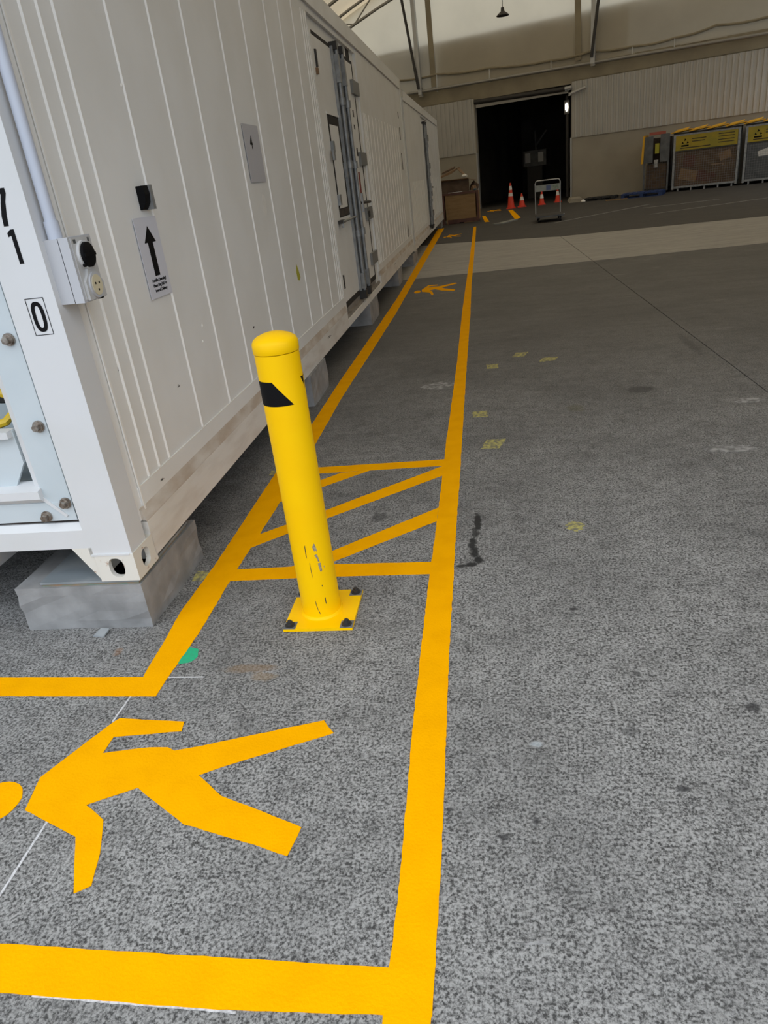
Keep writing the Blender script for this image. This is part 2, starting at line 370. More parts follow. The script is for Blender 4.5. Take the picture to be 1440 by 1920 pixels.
zt = roof_z(XR) + .12
obj('wall_panel', bx(XR, XR + .2, ROOF_START, OY0, 0, zt), BEIGE_WALL, wr)
obj('wall_panel', bx(XR, XR + .2, OY1, 28.55, 0, zt), BEIGE_WALL, wr)
obj('wall_panel', bx(XR, XR + .2, OY0, OY1, 0, OZ0), BEIGE_WALL, wr)
obj('wall_panel', bx(XR, XR + .2, OY0, OY1, OZ1, zt), BEIGE_WALL, wr)

# steel arch trusses
def make_truss(name, y, askew=False, skew=0.0):
    t = struct(empty(name))
    def P(x, dz):
        if askew: q = WP(x, 0, y); return (q.x, q.y, roof_z(q.x) - dz)
        return (x, y + skew * x, roof_z(x) - dz)
    xs = [XL + .3 + i * 1.05 for i in range(24)]
    xs = [x for x in xs if x < XR - .3]
    obj('upper_chord', tube(BM(), [P(x, 0.05) for x in xs], .05, 8), PIPE, t, smooth=True)
    obj('lower_chord', tube(BM(), [P(x, 0.62) for x in xs], .05, 8), PIPE, t, smooth=True)
    for i in range(len(xs) - 1):
        bw = BM(); tube(bw, [P(xs[i], 0.05 if i % 2 else 0.62), P(xs[i + 1], 0.62 if i % 2 else 0.05)], .028, 6)
        obj('web_bar', bw, PIPE, t)
make_truss('trim_1', 1.3, True); make_truss('trim_2', 27.0, skew=-.35); make_truss('trim_3', 16.0); make_truss('trim_4', 8.0)
# purlin pipe and cables along the gable
t = struct(empty('trim_5')); obj('frame_pipe', tube(BM(), [WP(-7, 4.66, .22), WP(14, 4.42, .22)], .055, 10), PIPE, t, smooth=True)
t = struct(empty('trim_6'))
pts = [(-7, 5.3), (-3.3, 5.16), (-1.6, 5.12), (.6, 5.0), (3.0, 4.86), (4.5, 4.92), (5.9, 4.82), (7.3, 4.84), (8.6, 4.98), (10.2, 4.94), (12, 4.9), (14, 4.9)]
sm = []
for (a, c) in zip(pts, pts[1:]):
    for k in range(4): f = k / 4; sm.append((a[0] + (c[0] - a[0]) * f, a[1] + (c[1] - a[1]) * f - 0.05 * math.sin(f * math.pi)))
obj('lacing_hem', tube(BM(), [WP(u, z, .06) for u, z in sm], .04, 6), HEADER, t, smooth=True)
for u, z in ((-1.6, 5.1), (.6, 4.95), (3.0, 4.85), (5.9, 4.8), (7.3, 4.82), (10.2, 4.92)):
    obj('tie_rope', tube(BM(), [WP(u, z, .09), WP(u + .02, 4.5, .2)], .018, 6), ALU, t)
for k, (ub, ut, ud, up) in enumerate(((-2.29, -2.33, -2.72, -1.76), (4.56, 4.575, 4.79, 3.99))):
    t = struct(empty('trim_%d' % (7 + k)))
    zt_ = 9.0
    f = (zt_ - 4.6) / (7.75 - 4.6) if k == 0 else (zt_ - 4.6) / (6.43 - 4.6)
    obj('gable_post', prism(BM(), [WP(ub - .075, 4.5, .30), WP(ub + .075, 4.5, .30), WP(ub + .075, 4.5, .16), WP(ub - .075, 4.5, .16)], WP(ub + (ut - ub) * f, zt_, .3) - WP(ub, 4.5, .3)), ALU, t)
    obj('brace_rod', tube(BM(), [WP(ub - .03, 4.7, .34), WP(ub + (ud - ub) * f, zt_, .36)], .055, 8), DARKSTEEL, t, smooth=True)
    obj('fabric_seam_band', prism(BM(), [WP(up - .11, 4.7, .05), WP(up + .11, 4.7, .05), WP(up + .09, 9.0, .05), WP(up - .13, 9.0, .05)], -wn * .012), HEADER, t)
    obj('post_foot', tube(BM(), [WP(ub, 4.42, .2), WP(ub, 4.75, .2)], .10, 8), PIPE, t)

# ------------------------------------------------------------------ road paint (thin coats on the slab)
def densify(pts, step, jit):
    out = []
    for (a, c) in zip(pts, pts[1:]):
        L = math.hypot(c[0] - a[0], c[1] - a[1]); k = max(1, int(L / step))
        for i in range(k):
            f = i / k; out.append((a[0] + (c[0] - a[0]) * f + random.uniform(-jit, jit), a[1] + (c[1] - a[1]) * f + random.uniform(-jit, jit)))
    out.append(pts[-1]); return out
def paint_poly(name, pts, m, z=0.0018, step=0.03, jit=0.0012, parent=None):
    q = densify(list(pts) + [pts[0]], step, jit)[:-1]
    b = prism(BM(), [(x, y, 0.0001) for x, y in q], (0, 0, z))
    return obj(name, b, m, parent)
def paint_strip(name, Lp, Rp, m, z=0.0018, jit=0.0015):
    """strip between two edges that run in +y, sampled at shared y"""
    ys = []; y = max(Lp[0][1], Rp[0][1]); ye = min(Lp[-1][1], Rp[-1][1])
    while y < ye: ys.append(y); y += 0.02 + 0.012 * max(0, y - 2)
    ys.append(ye)
    def at(P, y):
        for a, c in zip(P, P[1:]):
            if a[1] <= y <= c[1]: return a[0] + (c[0] - a[0]) * (y - a[1]) / max(1e-6, c[1] - a[1])
        return P[-1][0]
    b = BM(); rows = []
    for y in ys:
        l = at(Lp, y) + random.uniform(-jit, jit); r = at(Rp, y) + random.uniform(-jit, jit)
        rows.append([b.verts.new(p) for p in ((l, y, 0.0), (l, y, z), (r, y, z), (r, y, 0.0))])
    for a, c in zip(rows, rows[1:]):
        for i in range(3): b.faces.new([a[i], a[i + 1], c[i + 1], c[i]])
    b.faces.new(rows[0]); b.faces.new(rows[-1][::-1])
    return obj(name, b, m)
RL = [(-.285, .80), (-.284, .95), (-.281, 1.107), (-.296, 1.727), (-.303, 2.614), (-.299, 3.0), (-.299, 3.943), (-.302, 4.27), (-.299, 4.69), (-.292, 6.337), (-.303, 8.673), (-.300, 10.52), (-.288, 14.06), (-.281, 22.8)]
RR = [(-.186, .80), (-.183, .97), (-.182, 1.167), (-.185, 1.411), (-.195, 1.994), (-.198, 2.564), (-.201, 3.115), (-.199, 3.646), (-.201, 4.246), (-.204, 5.94), (-.201, 8.62), (-.216, 11.25), (-.205, 14.88), (-.202, 22.75)]
tag(paint_strip('walkway_line', RL, RR, YELLOW), 'long yellow paint line along the right, open-floor side of the walkway', 'floor marking', 'yellow walkway lines')
LL = [(-1.321, 1.955), (-1.333, 2.2), (-1.347, 2.38), (-1.333, 2.76), (-1.338, 3.894), (-1.310, 4.85), (-1.312, 6.1), (-1.289, 8.03), (-1.272, 10.4), (-1.319, 15.755), (-1.385, 23.84)]
LR = [(-1.221, 1.955), (-1.204, 2.24), (-1.207, 2.70), (-1.194, 3.417), (-1.190, 4.485), (-1.200, 5.5), (-1.176, 7.194), (-1.155, 9.1), (-1.167, 14.415), (-1.188, 23.55)]
tag(paint_strip('walkway_line', LL, LR, YELLOW), 'long yellow paint line running beside the containers, left side of the walkway', 'floor marking', 'yellow walkway lines')
tag(paint_poly('walkway_line', [(-6.0, 2.03), (-1.321, 1.958), (-1.221, 1.962), (-1.224, 1.851), (-6.0, 1.92)], YELLOW, z=.0016), 'short yellow line leaving left in front of the concrete block', 'floor marking', 'yellow walkway lines')
tag(paint_poly('walkway_line', [(-6.0, 1.10), (-1.234, .957), (-.284, .949), (-.183, .949), (-.183, .855), (-.651, .842), (-1.16, .848), (-6.0, .99)], YELLOW, z=.0020), 'thick yellow line across the foreground, nearest the viewer', 'floor marking', 'yellow walkway lines')
tag(paint_poly('crossing_bar', [(-1.215, 2.735), (-.73, 2.746), (-.298, 2.735), (-.300, 2.63), (-.711, 2.637), (-1.21, 2.632)], YELLOW, z=.0015), 'yellow bar closing the hatched crossing just behind the bollard foot', 'floor marking', 'hatched crossing bars')
tag(paint_poly('crossing_bar', [(-1.20, 3.968), (-.298, 3.973), (-.300, 3.872), (-1.20, 3.866)], YELLOW, z=.0015), 'yellow bar closing the far end of the hatched crossing', 'floor marking', 'hatched crossing bars')
tag(paint_poly('crossing_bar', [(-1.196, 3.60), (-.912, 3.858), (-.74, 3.868), (-1.205, 3.47)], YELLOW, z=.0013), 'short yellow diagonal in the far left corner of the hatched crossing', 'floor marking', 'hatched crossing bars')
tag(paint_poly('crossing_bar', [(-.299, 3.872), (-.301, 3.721), (-.873, 3.238), (-1.21, 2.94), (-1.212, 3.076), (-.894, 3.345)], YELLOW, z=.0013), 'full-width yellow diagonal through the middle of the hatched crossing', 'floor marking', 'hatched crossing bars')
tag(paint_poly('crossing_bar', [(-.299, 3.298), (-.299, 3.142), (-.746, 2.779), (-.80, 2.738), (-.95, 2.738), (-.774, 2.881)], YELLOW, z=.0013), 'lower yellow diagonal starting at the bollard and meeting the right line', 'floor marking', 'hatched crossing bars')
FIG = [(-1.416, 1.351), (-1.438, 1.45), (-1.443, 1.476), (-1.318, 1.726), (-1.305, 1.739), (-1.065, 1.722), (-1.058, 1.678), (-1.283, 1.651), (-1.286, 1.578), (-1.138, 1.605), (-1.074, 1.604), (-1.046, 1.591), (-.992, 1.603), (-.587, 1.726), (-.545, 1.668), (-.838, 1.537), (-.928, 1.49), (-.829, 1.414), (-.565, 1.312), (-.582, 1.22), (-.684, 1.253), (-.904, 1.313), (-1.102, 1.439), (-1.234, 1.374), (-1.15, 1.322), (-1.106, 1.214), (-1.08, 1.118), (-1.116, 1.094), (-1.206, 1.264)]
HEAD = [(-1.535 + .082 * math.cos(a * math.pi / 12), 1.375 + .082 * math.sin(a * math.pi / 12)) for a in range(24)]
def walker(fn, label, jit=.0012):
    e = empty('pedestrian_symbol', (0, 0, 0))
    paint_poly('body', [fn(*p) for p in FIG], YELLOW, parent=e, jit=jit); paint_poly('head', [fn(*p) for p in HEAD], YELLOW, parent=e, jit=jit)
    return tag(e, label, 'floor marking', 'walking figures painted on the walkway')
walker(lambda x, y: (x, y), 'large yellow walking-person symbol painted in the foreground')
walker(lambda x, y: (-1.06 + (x + 1.62) * .58, 10.38 + (y - 1.08) * 1.6), 'yellow walking-person symbol at mid distance, by the container door')
walker(lambda x, y: (-1.06 + (x + 1.62) * .45, 19.65 + (y - 1.08) * 1.7), 'faint yellow walking-person symbol on the pale slab before the plywood crate')
walker(lambda x, y: (.18 + (x + 1.62) * .5, 29.3 + (y - 1.08) * 2.2), 'distant yellow walking-person symbol just in front of the dark doorway')
tag(paint_poly('walkway_line', [(-.02, 27.4), (.10, 27.4), (.20, 24.2), (.06, 24.2)], YELLOW, jit=.003), 'short yellow line right of the crate, left side of the far walkway', 'floor marking', 'yellow walkway lines')
tag(paint_poly('walkway_line', [(.96, 29.3), (1.12, 29.3), (1.18, 24.4), (.98, 23.9)], YELLOW, jit=.003), 'short yellow line starting at the tall traffic cone', 'floor marking', 'yellow walkway lines')
# odd marks of other paint
def blob(cx, cy, rx, ry, n=22, j=.25):
    return [(cx + rx * math.cos(2 * math.pi * k / n) * (1 + random.uniform(-j, j)), cy + ry * math.sin(2 * math.pi * k / n) * (1 + random.uniform(-j, j))) for k in range(n)]
tag(paint_poly('paint_spot', blob(-1.198, 2.083, .045, .05, j=.12), GREEN, z=.0011, jit=.002), 'bright green sprayed spot beside the left walkway line', 'paint mark')
def chalk(a, c, w, label):
    d = Vector((c[0] - a[0], c[1] - a[1])).normalized(); n = Vector((-d.y, d.x)) * w / 2
    tag(paint_poly('chalk_line', [(a[0] + n.x, a[1] + n.y), (c[0] + n.x, c[1] + n.y), (c[0] - n.x, c[1] - n.y), (a[0] - n.x, a[1] - n.y)], CHALK, z=.0006, jit=.0009, step=.012), label, 'chalk line', 'white setting-out chalk lines')
chalk((-1.319, 1.86), (-1.325, 1.722), .007, 'short white chalk line between the corner of the yellow line and the figure')
chalk((-1.322, 1.318), (-1.316, .96), .007, 'white chalk line running from the figure shoulder to the left edge')
chalk((-1.222, 1.956), (-1.079, 1.956), .006, 'short white chalk line pointing right from the corner under the green spot')
chalk((-1.08, .846), (-.60, .8395), .005, 'white chalk line peeping out under the front yellow line')
def mark(poly, m, label, grp, nm='paint_remnant'):
    tag(paint_poly(nm, poly, m, z=.0008, jit=.006, step=.03), label, 'paint mark', grp)
def rect(cx, cy, w, h, sk=0.0): return [(cx - w / 2 - sk, cy - h / 2), (cx + w / 2 - sk, cy - h / 2), (cx + w / 2 + sk, cy + h / 2), (cx - w / 2 + sk, cy + h / 2)]
G1 = 'worn yellow rectangles on the open floor'
mark(rect(-.005, 4.19, .12, .16, .02), OLDYEL, 'worn pale yellow rectangle right of the walkway, level with the far crossing bar', G1)
mark(rect(.269, 6.44, .11, .16, .02), OLDYEL, 'worn yellow rectangle far out on the floor, left of a similar one', G1)
mark(rect(.50, 6.19, .13, .12, .02), OLDYEL, 'worn yellow rectangle far out on the floor, rightmost of three', G1)
mark(rect(.019, 6.1, .10, .14), OLDYEL, 'faint yellow rectangle closest to the right walkway line, far off', G1)
mark(blob(.351, 3.018, .04, .05), OLDYEL, 'faint round yellow spot on the bare floor right of the crossing', G1)
mark(rect(-.09, 4.80, .10, .13), OLDYEL, 'very faded yellow smudge touching the right walkway line', G1)
mark(rect(-1.345, 3.925, .055, .07), OLDYEL, 'small lemon yellow tab at the outer left line behind the bollard', G1)
mark(rect(-1.362, 2.686, .075, .085), OLDYEL, 'lemon yellow tab at the outer left line beside the concrete block', G1)
G2 = 'scuffed white paint patches'
mark(blob(1.27, 3.87, .13, .05), OLDWHITE, 'scuffed white patch on the right of the floor, nearest one', G2)
mark(blob(1.645, 4.695, .08, .06), OLDWHITE, 'scuffed white patch beside the long floor joint', G2)
mark(blob(-.42, 5.62, .13, .09), OLDWHITE, 'pale patch inside the walkway touching the right line', G2)
mark(blob(.06, .80, .05, .03, j=.5), OLDWHITE, 'white scratchy scuff at the bottom of the picture right of the yellow line', G2)
mark(rect(.03, 1.02, .09, .006), OLDWHITE, 'thin white scratch near the lower right of the yellow corner', G2)

for (a, c, lb) in (((1.9, 20.9), (4.9, 23.8), 'nearer faint white line crossing the dark far floor'), ((4.2, 20.2), (8.6, 21.7), 'right faint white line crossing the dark far floor'), ((4.5, 22.62), (6.6, 22.72), 'farther faint white line crossing the dark far floor')):
    d = Vector((c[0] - a[0], c[1] - a[1])).normalized(); n = Vector((-d.y, d.x)) * .04
    tag(paint_poly('faded_line', [(a[0] + n.x, a[1] + n.y), (c[0] + n.x, c[1] + n.y), (c[0] - n.x, c[1] - n.y), (a[0] - n.x, a[1] - n.y)], OLDWHITE, z=.0008, jit=.01, step=.1), lb, 'floor marking', 'faded white lines on the far floor')
# ------------------------------------------------------------------ concrete blocks under the containers
def conc_block(x0, x1, y0, y1, h, label):
    b = bx(x0, x1, y0, y1, 0, h); bmesh.ops.subdivide_edges(b, edges=b.edges[:], cuts=4, use_grid_fill=True)
    for v in b.verts:
        if v.co.z > .01: v.co += Vector((random.uniform(-.004, .004), random.uniform(-.004, .004), 0))
        else: v.co += Vector((random.uniform(-.004, .004), random.uniform(-.004, .004), 0))
    tag(obj('concrete_block', b, BLOCK, bev=0.0), label, 'block', 'concrete blocks carrying the containers')
conc_block(-1.985, -1.422, 2.285, 2.87, .203, 'pale concrete block under the near corner of the front container')
conc_block(-3.92, -3.35, 2.30, 2.85, .203, 'concrete block under the hidden left corner of the front container')
conc_block(-1.95, -1.385, 5.30, 5.90, .243, 'concrete block seen behind the bollard, under the container rail')
conc_block(-1.92, -1.375, 8.55, 9.25, .243, 'dark concrete block under the container below its locked door')
conc_block(-1.92, -1.37, 11.7, 12.3, .243, 'small dark concrete block under the far half of the front container')
conc_block(-1.92, -1.35, 14.25, 15.3, .198, 'concrete block under the joint between the two containers')
conc_block(-1.85, -1.27, 23.6, 24.3, .198, 'concrete block under the far end of the rear container')
conc_block(-3.9, -3.3, 14.25, 15.3, .198, 'concrete block hidden on the left under the joint of the containers')
conc_block(-3.75, -3.2, 23.6, 24.3, .198, 'concrete block hidden on the left under the far container end')
pk = empty('packing_plate', (-1.63, 2.5, .203)); tag(pk, 'thin steel and plywood packing on the near concrete block under the container corner', 'packing')
obj('ply_sheet', bx(-.23, .195, -.205, .30, 0, .012), PLY, pk); obj('steel_plate', bx(-.235, .20, -.21, .31, .012, .022), STEELPL, pk, bev=.002)
pk2 = empty('packing_plate', (-3.62, 2.5, .203)); tag(pk2, 'thin steel packing on the block under the hidden left container corner', 'packing')
obj('steel_plate', bx(-.2, .2, -.2, .3, 0, .022), STEELPL, pk2)
tag(obj('debris_scrap', prism(BM(), [(-1.66, 2.225, 0.0), (-1.61, 2.215, 0), (-1.60, 2.255, .012), (-1.64, 2.26, .012)], (0, 0, .006)), STEELPL), 'small flat grey scrap lying in front of the near concrete block', 'debris')

# ------------------------------------------------------------------ containers
def plate_hole(bm, c, ax, ay, nrm, hw, hh, rw, rh, depth, seg=28):
    """rectangular plate centred c (axes ax, ay, outward nrm) with an oblong hole and its inner tube"""
    c, ax, ay, nrm = Vector(c), Vector(ax), Vector(ay), Vector(nrm)
    inn, out, back = [], [], []
    for k in range(seg):
        a = 2 * math.pi * (k + .5) / seg; ca, sa = math.cos(a), math.sin(a)
        e = 0.75
        px = rw * math.copysign(abs(ca) ** e, ca); py = rh * math.copysign(abs(sa) ** e, sa)
        s = min(hw / abs(ca) if abs(ca) > 1e-6 else 9, hh / abs(sa) if abs(sa) > 1e-6 else 9)
        inn.append(bm.verts.new(c + ax * px + ay * py)); back.append(bm.verts.new(c + ax * px + ay * py - nrm * depth)); out.append((s * ca, s * sa))
    # snap the outer ring to the rectangle corners
    ov = [bm.verts.new(c + ax * x + ay * y) for x, y in out]
    for k in range(seg):
        k2 = (k + 1) % seg
        bm.faces.new([ov[k], ov[k2], inn[k2], inn[k]]); bm.faces.new([inn[k], inn[k2], back[k2], back[k]])
        (x1, y1), (x2, y2) = out[k], out[k2]
        if abs(abs(x1) - abs(x2)) > 1e-5 and abs(abs(y1) - abs(y2)) > 1e-5:
            cv = bm.verts.new(c + ax * math.copysign(hw, x1) + ay * math.copysign(hh, y1)); bm.faces.new([ov[k], cv, ov[k2]])
def casting(root, w_out, s_out, sgw, sgs, z0):
    """corner casting: outer corner at (w_out, s_out); body extends inward"""
    b = BM(); W_, L_, H_ = .166, .178, .12; t = .014
    wi = w_out - sgw * W_; si = s_out - sgs * L_
    cw, cs, cz = (w_out + wi) / 2, (s_out + si) / 2, z0 + H_ / 2
    plate_hole(b, (cw, s_out, cz), (1, 0, 0), (0, 0, 1), (0, sgs, 0), W_ / 2, H_ / 2, .032, .042, t * 1.5)
    plate_hole(b, (w_out, cs, cz), (0, 1, 0), (0, 0, 1), (sgw, 0, 0), L_ / 2, H_ / 2, .034, .038, t * 1.5)
    lo, hi = z0, z0 + H_; w0, w1 = sorted((w_out, wi)); s0, s1 = sorted((s_out, si))
    for zz in (lo, hi): b.faces.new([b.verts.new(p) for p in ((w0, s0, zz), (w1, s0, zz), (w1, s1, zz), (w0, s1, zz))])
    b.faces.new([b.verts.new(p) for p in ((wi, s0, lo), (wi, s1, lo), (wi, s1, hi), (wi, s0, hi))])
    b.faces.new([b.verts.new(p) for p in ((w0, si, lo), (w1, si, lo), (w1, si, hi), (w0, si, hi))])
    bmesh.ops.remove_doubles(b, verts=b.verts[:], dist=1e-5)
    return obj('corner_casting', b, CASTM, root)

def container(name, loc, rz, L, zb, zt, ribs, ribz, far_ribs, farz, door, label):
    """local axes: x outward from the long side, y along the container, z up"""
    c = empty(name, loc, rz); tag(c, label, 'container', 'white refrigerated containers in a row')
    Wd = 2.44; rb, rt = zb + .02, zb + .185
    d0, d1_ = door['s0'], door['s1']
    # long side in view: wall panels either side of the door
    obj('side_wall', bx(-.07, -.016, .13, d0, rt, zt - .16), WHITE, c)
    obj('side_wall', bx(-.07, -.016, d1_, L - .13, rt, zt - .16), WHITE, c)
    obj('side_wall', bx(-.07, -.02, d0, d1_, door['z1'] + .14, zt - .12), WHITE, c)
    obj('side_wall', bx(-Wd + .02, -Wd + .07, .13, L - .13, rt, zt - .1), WHITE, c)
    obj('roof_panel', bx(-Wd + .06, -.05, .1, L - .1, zt - .06, zt - .02), WHITE, c)
    obj('floor_pan', bx(-Wd + .06, -.08, .12, L - .1, zb + .12, zb + .20), STEELPL, c)
    obj('end_wall', bx(-Wd + .1, -.1, L - .1, L - .06, rt, zt - .1), WHITE, c)
    obj('top_side_rail', bx(-.08, .004, .10, L - .10, zt - .155, zt), WHITE, c, bev=.012)
    obj('top_side_rail', bx(-Wd, -Wd + .08, .10, L - .10, zt - .155, zt), WHITE, c)
    # bottom rail: vertical web, dirty ledge, base strip that the ribs stand on
    def railp(s0, s1):
        obj('bottom_rail', prism(BM(), [(-.10, s0, rb), (.004, s0, rb), (.004, s0, rb + .155), (-.002, s0, rb + .165), (-.10, s0, rb + .165)], (0, s1 - s0, 0)), DIRTY, c)
        obj('rail_ledge', prism(BM(), [(.0035, s0, rb + .155), (.0035, s0, rb + .160), (-.0095, s0, rb + .215), (-.03, s0, rb + .215), (-.03, s0, rb + .155)], (0, s1 - s0, 0)), LEDGE, c)
        obj('base_strip', bx(-.03, -.010, s0 + .03, s1, rb + .2, rb + .295), WHITE, c)
    railp(.165, d0); railp(d1_, L - .165)
    obj('door_sill_rail', bx(-.10, .004, d0, d1_, rb, rb + .065), WHITE, c, bev=.006)
    obj('door_sill_rail', bx(-.11, -.015, d0, d1_, rb + .06, rb + .10), SILL, c)
    obj('bottom_rail', bx(-Wd, -Wd + .1, .165, L - .165, rb, rb + .165), DIRTY, c)
    for i in range(int(L / 2.2)):
        s = .9 + i * 2.2
        if s < L - .3: obj('cross_member', bx(-Wd + .1, -.11, s, s + .07, zb + .03, zb + .13), STEELPL, c)
    # corner posts, castings
    for sgw, w0, w1 in ((1, -.178, 0), (-1, -Wd, -Wd + .178)):
        for s0, s1 in ((0, .125), (L - .125, L)):
            obj('corner_post', bx(w0, w1, s0, s1, zb + .118, zt - .118), WHITE_END if s0 == 0 else WHITE, c, bev=.020)
        for sgs, so in ((-1, -.004), (1, L + .004)):
            for z0 in (zb, zt - .118):
                casting(c, .004 if sgw == 1 else -Wd - .004, so, sgw, sgs, z0)
    obj('post_return', bx(-.075, -.03, .11, .20, rt, zt - .16), WHITE, c)
    obj('weld_seam', bx(-.012, -.006, .195, .206, rb + .17, zt - .16), RIBW, c)
    # ribs: each a pressed bead
    def rib(s, z0, z1, wd_=.009, h=.007):
        b = BM(); prism(b, [(-.017, s - wd_, z0), (-.016 + h, s - wd_ * .25, z0), (-.016 + h, s + wd_ * .25, z0), (-.017, s + wd_, z0)], (0, 0, z1 - z0))
        obj('rib', b, RIBW, c)
    for s in ribs: rib(s, ribz[0], ribz[1])
    for s in far_ribs: rib(s, farz[0], farz[1], .014, .008)
    # door
    dr = empty('door', (0, 0, 0)); dr.parent = c
    z0, z1 = door['z0'], door['z1']; a0, a1, am = door['a0'], door['a1'], door['am']
    def D(nm, m, s0, s1, zz0, zz1, w0=-.07, w1=-.035, bev=.004): return obj(nm, bx(w0, w1, s0, s1, zz0, zz1), m, dr, bev=bev)
    D('door_header', WHITE, d0, d1_, z1 + .03, z1 + .15, -.11, -.05)
    D('door_gasket', DARK, a0 - .02, a1 + .075, z0 - .06, z1 + .035, -.10, -.0362, 0)
    D('door_frame', WHITE, d0, a0, z0 - .14, z1 + .03, -.09, -.012); D('door_frame', WHITE, a1 + .065, d1_, z0 - .14, z1 + .03, -.09, -.038)
    D('door_sill', SILL, d0, d1_, rb + .09, z0 - .05, -.10, -.046, 0)
    D('door_leaf', WHITE, a0 + .002, am - .008, z0, z1); D('door_leaf', WHITE, am + .008, a1, z0, z1)
    if door.get('hatch'):
        h0, h1, hz0, hz1 = door['hatch']
        D('hatch_gasket', DARK, h0, h1, hz0, hz1, -.05, -.0335, 0)
        D('hatch_gasket', DARK, h0 + .01, h1 - .02, hz1 - .075, hz1 - .012, -.05, -.0325, 0); D('hatch_gasket', GASKET, h0 + .02, h1 - .02, hz0 + .012, hz0 + .075, -.05, -.0325, 0)
        D('hatch_panel', WHITE, h0 + .06, h1 - .09, hz0 + .085, hz1 - .085, -.05, -.0305, 0)
        D('hatch_frame', WHITE, h0 - .03, h1 + .02, hz1, hz1 + .022, -.04, -.026)
        for zz in (1.90, 1.42): D('hatch_hinge', STEEL, h0 - .01, h0 + .07, zz - .05, zz + .05, -.035, -.005)
        D('hatch_hinge', STEEL, h1 - .03, h1 + .06, 1.62, 1.76, -.035, -.005)
        D('hatch_catch', STEEL, h0 - .10, h0 - .03, 1.78, 1.87, -.012, .008); D('hatch_latch', DARKSTEEL, h0 - .15, h0 + .03, hz0 - .05, hz0 - .02, -.03, .012)
        obj('hatch_latch', tube(BM(), [(.008, h0 - .12, hz0 - .09), (.012, h0 - .12, hz0 - .035), (.012, h1 + .14, hz0 - .03)], .012, 8), STEEL, dr, smooth=True)
    for k, s in enumerate(door['rods']):
        obj('locking_rod', tube(BM(), [(.012, s, z0 - .06), (.012, s, z1 + .06)], .021, 10), STEEL, dr, smooth=True)
        obj('rod_channel', bx(-.036, -.008, s - door.get('cw', .075), s + door.get('cw', .075), z0 - .02, z1 + .02), door.get('cm', STEEL), dr, bev=.004)
        for zz in door['collars']: obj('rod_collar', tube(BM(), [(.012, s, zz - .035), (.012, s, zz + .035)], .036, 10), STEEL, dr, smooth=True)
        D('rod_sleeve', STEEL, s - .04, s + .04, z1 - .30, z1 - .05, -.02, .034, .006); D('rod_sleeve', STEEL, s - .038, s + .038, z0 + .0, z0 + .17, -.02, .034, .006)
        D('cam_keeper', DARKSTEEL, s - .045, s + .045, z1 - .01, z1 + .06, -.05, .03); D('cam_keeper', DARKSTEEL, s - .05, s + .05, z0 - .11, z0 - .02, -.06, .035)
    if door.get('handle'):
        s0, s1, zz = door['handle']
        obj('door_handle', tube(BM(), [(.02, s0, zz), (.045, s0 + .1, zz), (.045, s1 - .05, zz - .01), (.0, s1, zz - .01)], .017, 8), DARKSTEEL, dr, smooth=True)
        D('handle_hub', ALU, s0 + .0, s0 + .06, zz - .10, zz + .10, .03, .05)
    for zz in door['hinges']:
        h = D('door_hinge', BINGREY2, a1 - .22, d1_ - .03, zz - .07, zz + .07, -.04, -.004)
    for (nm, m, s0, s1, zz0, zz1, w0, w1) in door.get('extra', []): D(nm, m, s0, s1, zz0, zz1, w0, w1)
    return c

TH = -math.atan(.005)
c1 = container('shipping_container', (-1.422, 2.287, 0), TH, 12.55, .225, 3.15,
    [.31, .417, .525, .945, 1.372, 1.80, 2.38, 2.885, 3.48, 3.90, 4.35, 4.70, 4.785, 4.865], (.545, 2.92),
    [7.66, 7.76, 7.88] + [8.10 + .335 * i for i in range(11)], (.545, 2.33),
    dict(s0=4.92, s1=7.52, z0=.46, z1=2.80, a0=5.0, a1=7.25, am=6.23, hatch=(5.38, 5.97, 1.255, 2.185), rods=(6.06, 6.39), collars=(2.33, 1.74, 1.05), hinges=(2.56, 1.81, 1.20, .67), handle=(6.45, 7.06, 1.345),
         extra=[('warning_strip', REDM, 6.86, 6.97, 1.38, 1.67, -.036, -.033), ('vent_port', DARK, 7.02, 7.26, 2.845, 2.955, -.06, -.048), ('door_stay', DARKSTEEL, 5.17, 5.21, 2.55, 2.69, -.036, -.02), ('door_stay', CARDB, 5.13, 5.18, 2.49, 2.54, -.036, -.015),
                ('door_stay', DARKSTEEL, 5.08, 5.12, .60, .73, -.036, -.02), ('hinge_bolt_cover', DARKSTEEL, 7.10, 7.20, 1.16, 1.23, -.01, .006), ('stencil_mark', GASKET, 6.97, 7.05, 2.25, 2.32, -.036, -.0345), ('stencil_mark', GASKET, 6.95, 7.03, 2.12, 2.17, -.036, -.0345), ('stencil_mark', GASKET, 6.94, 7.03, 1.84, 1.93, -.036, -.0345)]),
    'front white container at left, its machinery end facing the viewer')
c2 = container('shipping_container', (-1.352, 14.895, 0), -math.atan(.012), 9.7, .2, 3.0,
    [.45 + .27 * i for i in range(12)], (.5, 1.45),
    [6.3, 6.8, 7.3, 7.8, 8.3, 8.8], (.5, 1.45),
    dict(s0=3.9, s1=5.9, z0=.40, z1=2.66, a0=3.98, a1=5.6, am=4.8, cw=.05, cm=BINGREY, rods=(4.66, 4.98), collars=(2.2, 1.55, .95), hinges=(2.4, 1.75, 1.1, .62), handle=(5.0, 5.5, 1.25)),
    'rear white container standing behind the front one, nearer the wall')

obj('joint_shade_strip', bx(-.30, -.014, 12.556, 12.598, .26, 3.05), GASKET, c1)  # dark strip standing in for shade in the gap between the containers
for (sa, za, zb_) in ((11.83, 2.50, 2.60), (11.85, 2.16, 2.36), (11.80, 1.68, 1.95), (11.75, .54, .76)): obj('drain_slot', bx(-.02, -.0145, sa, sa + .10, za, zb_), GASKET, c1)
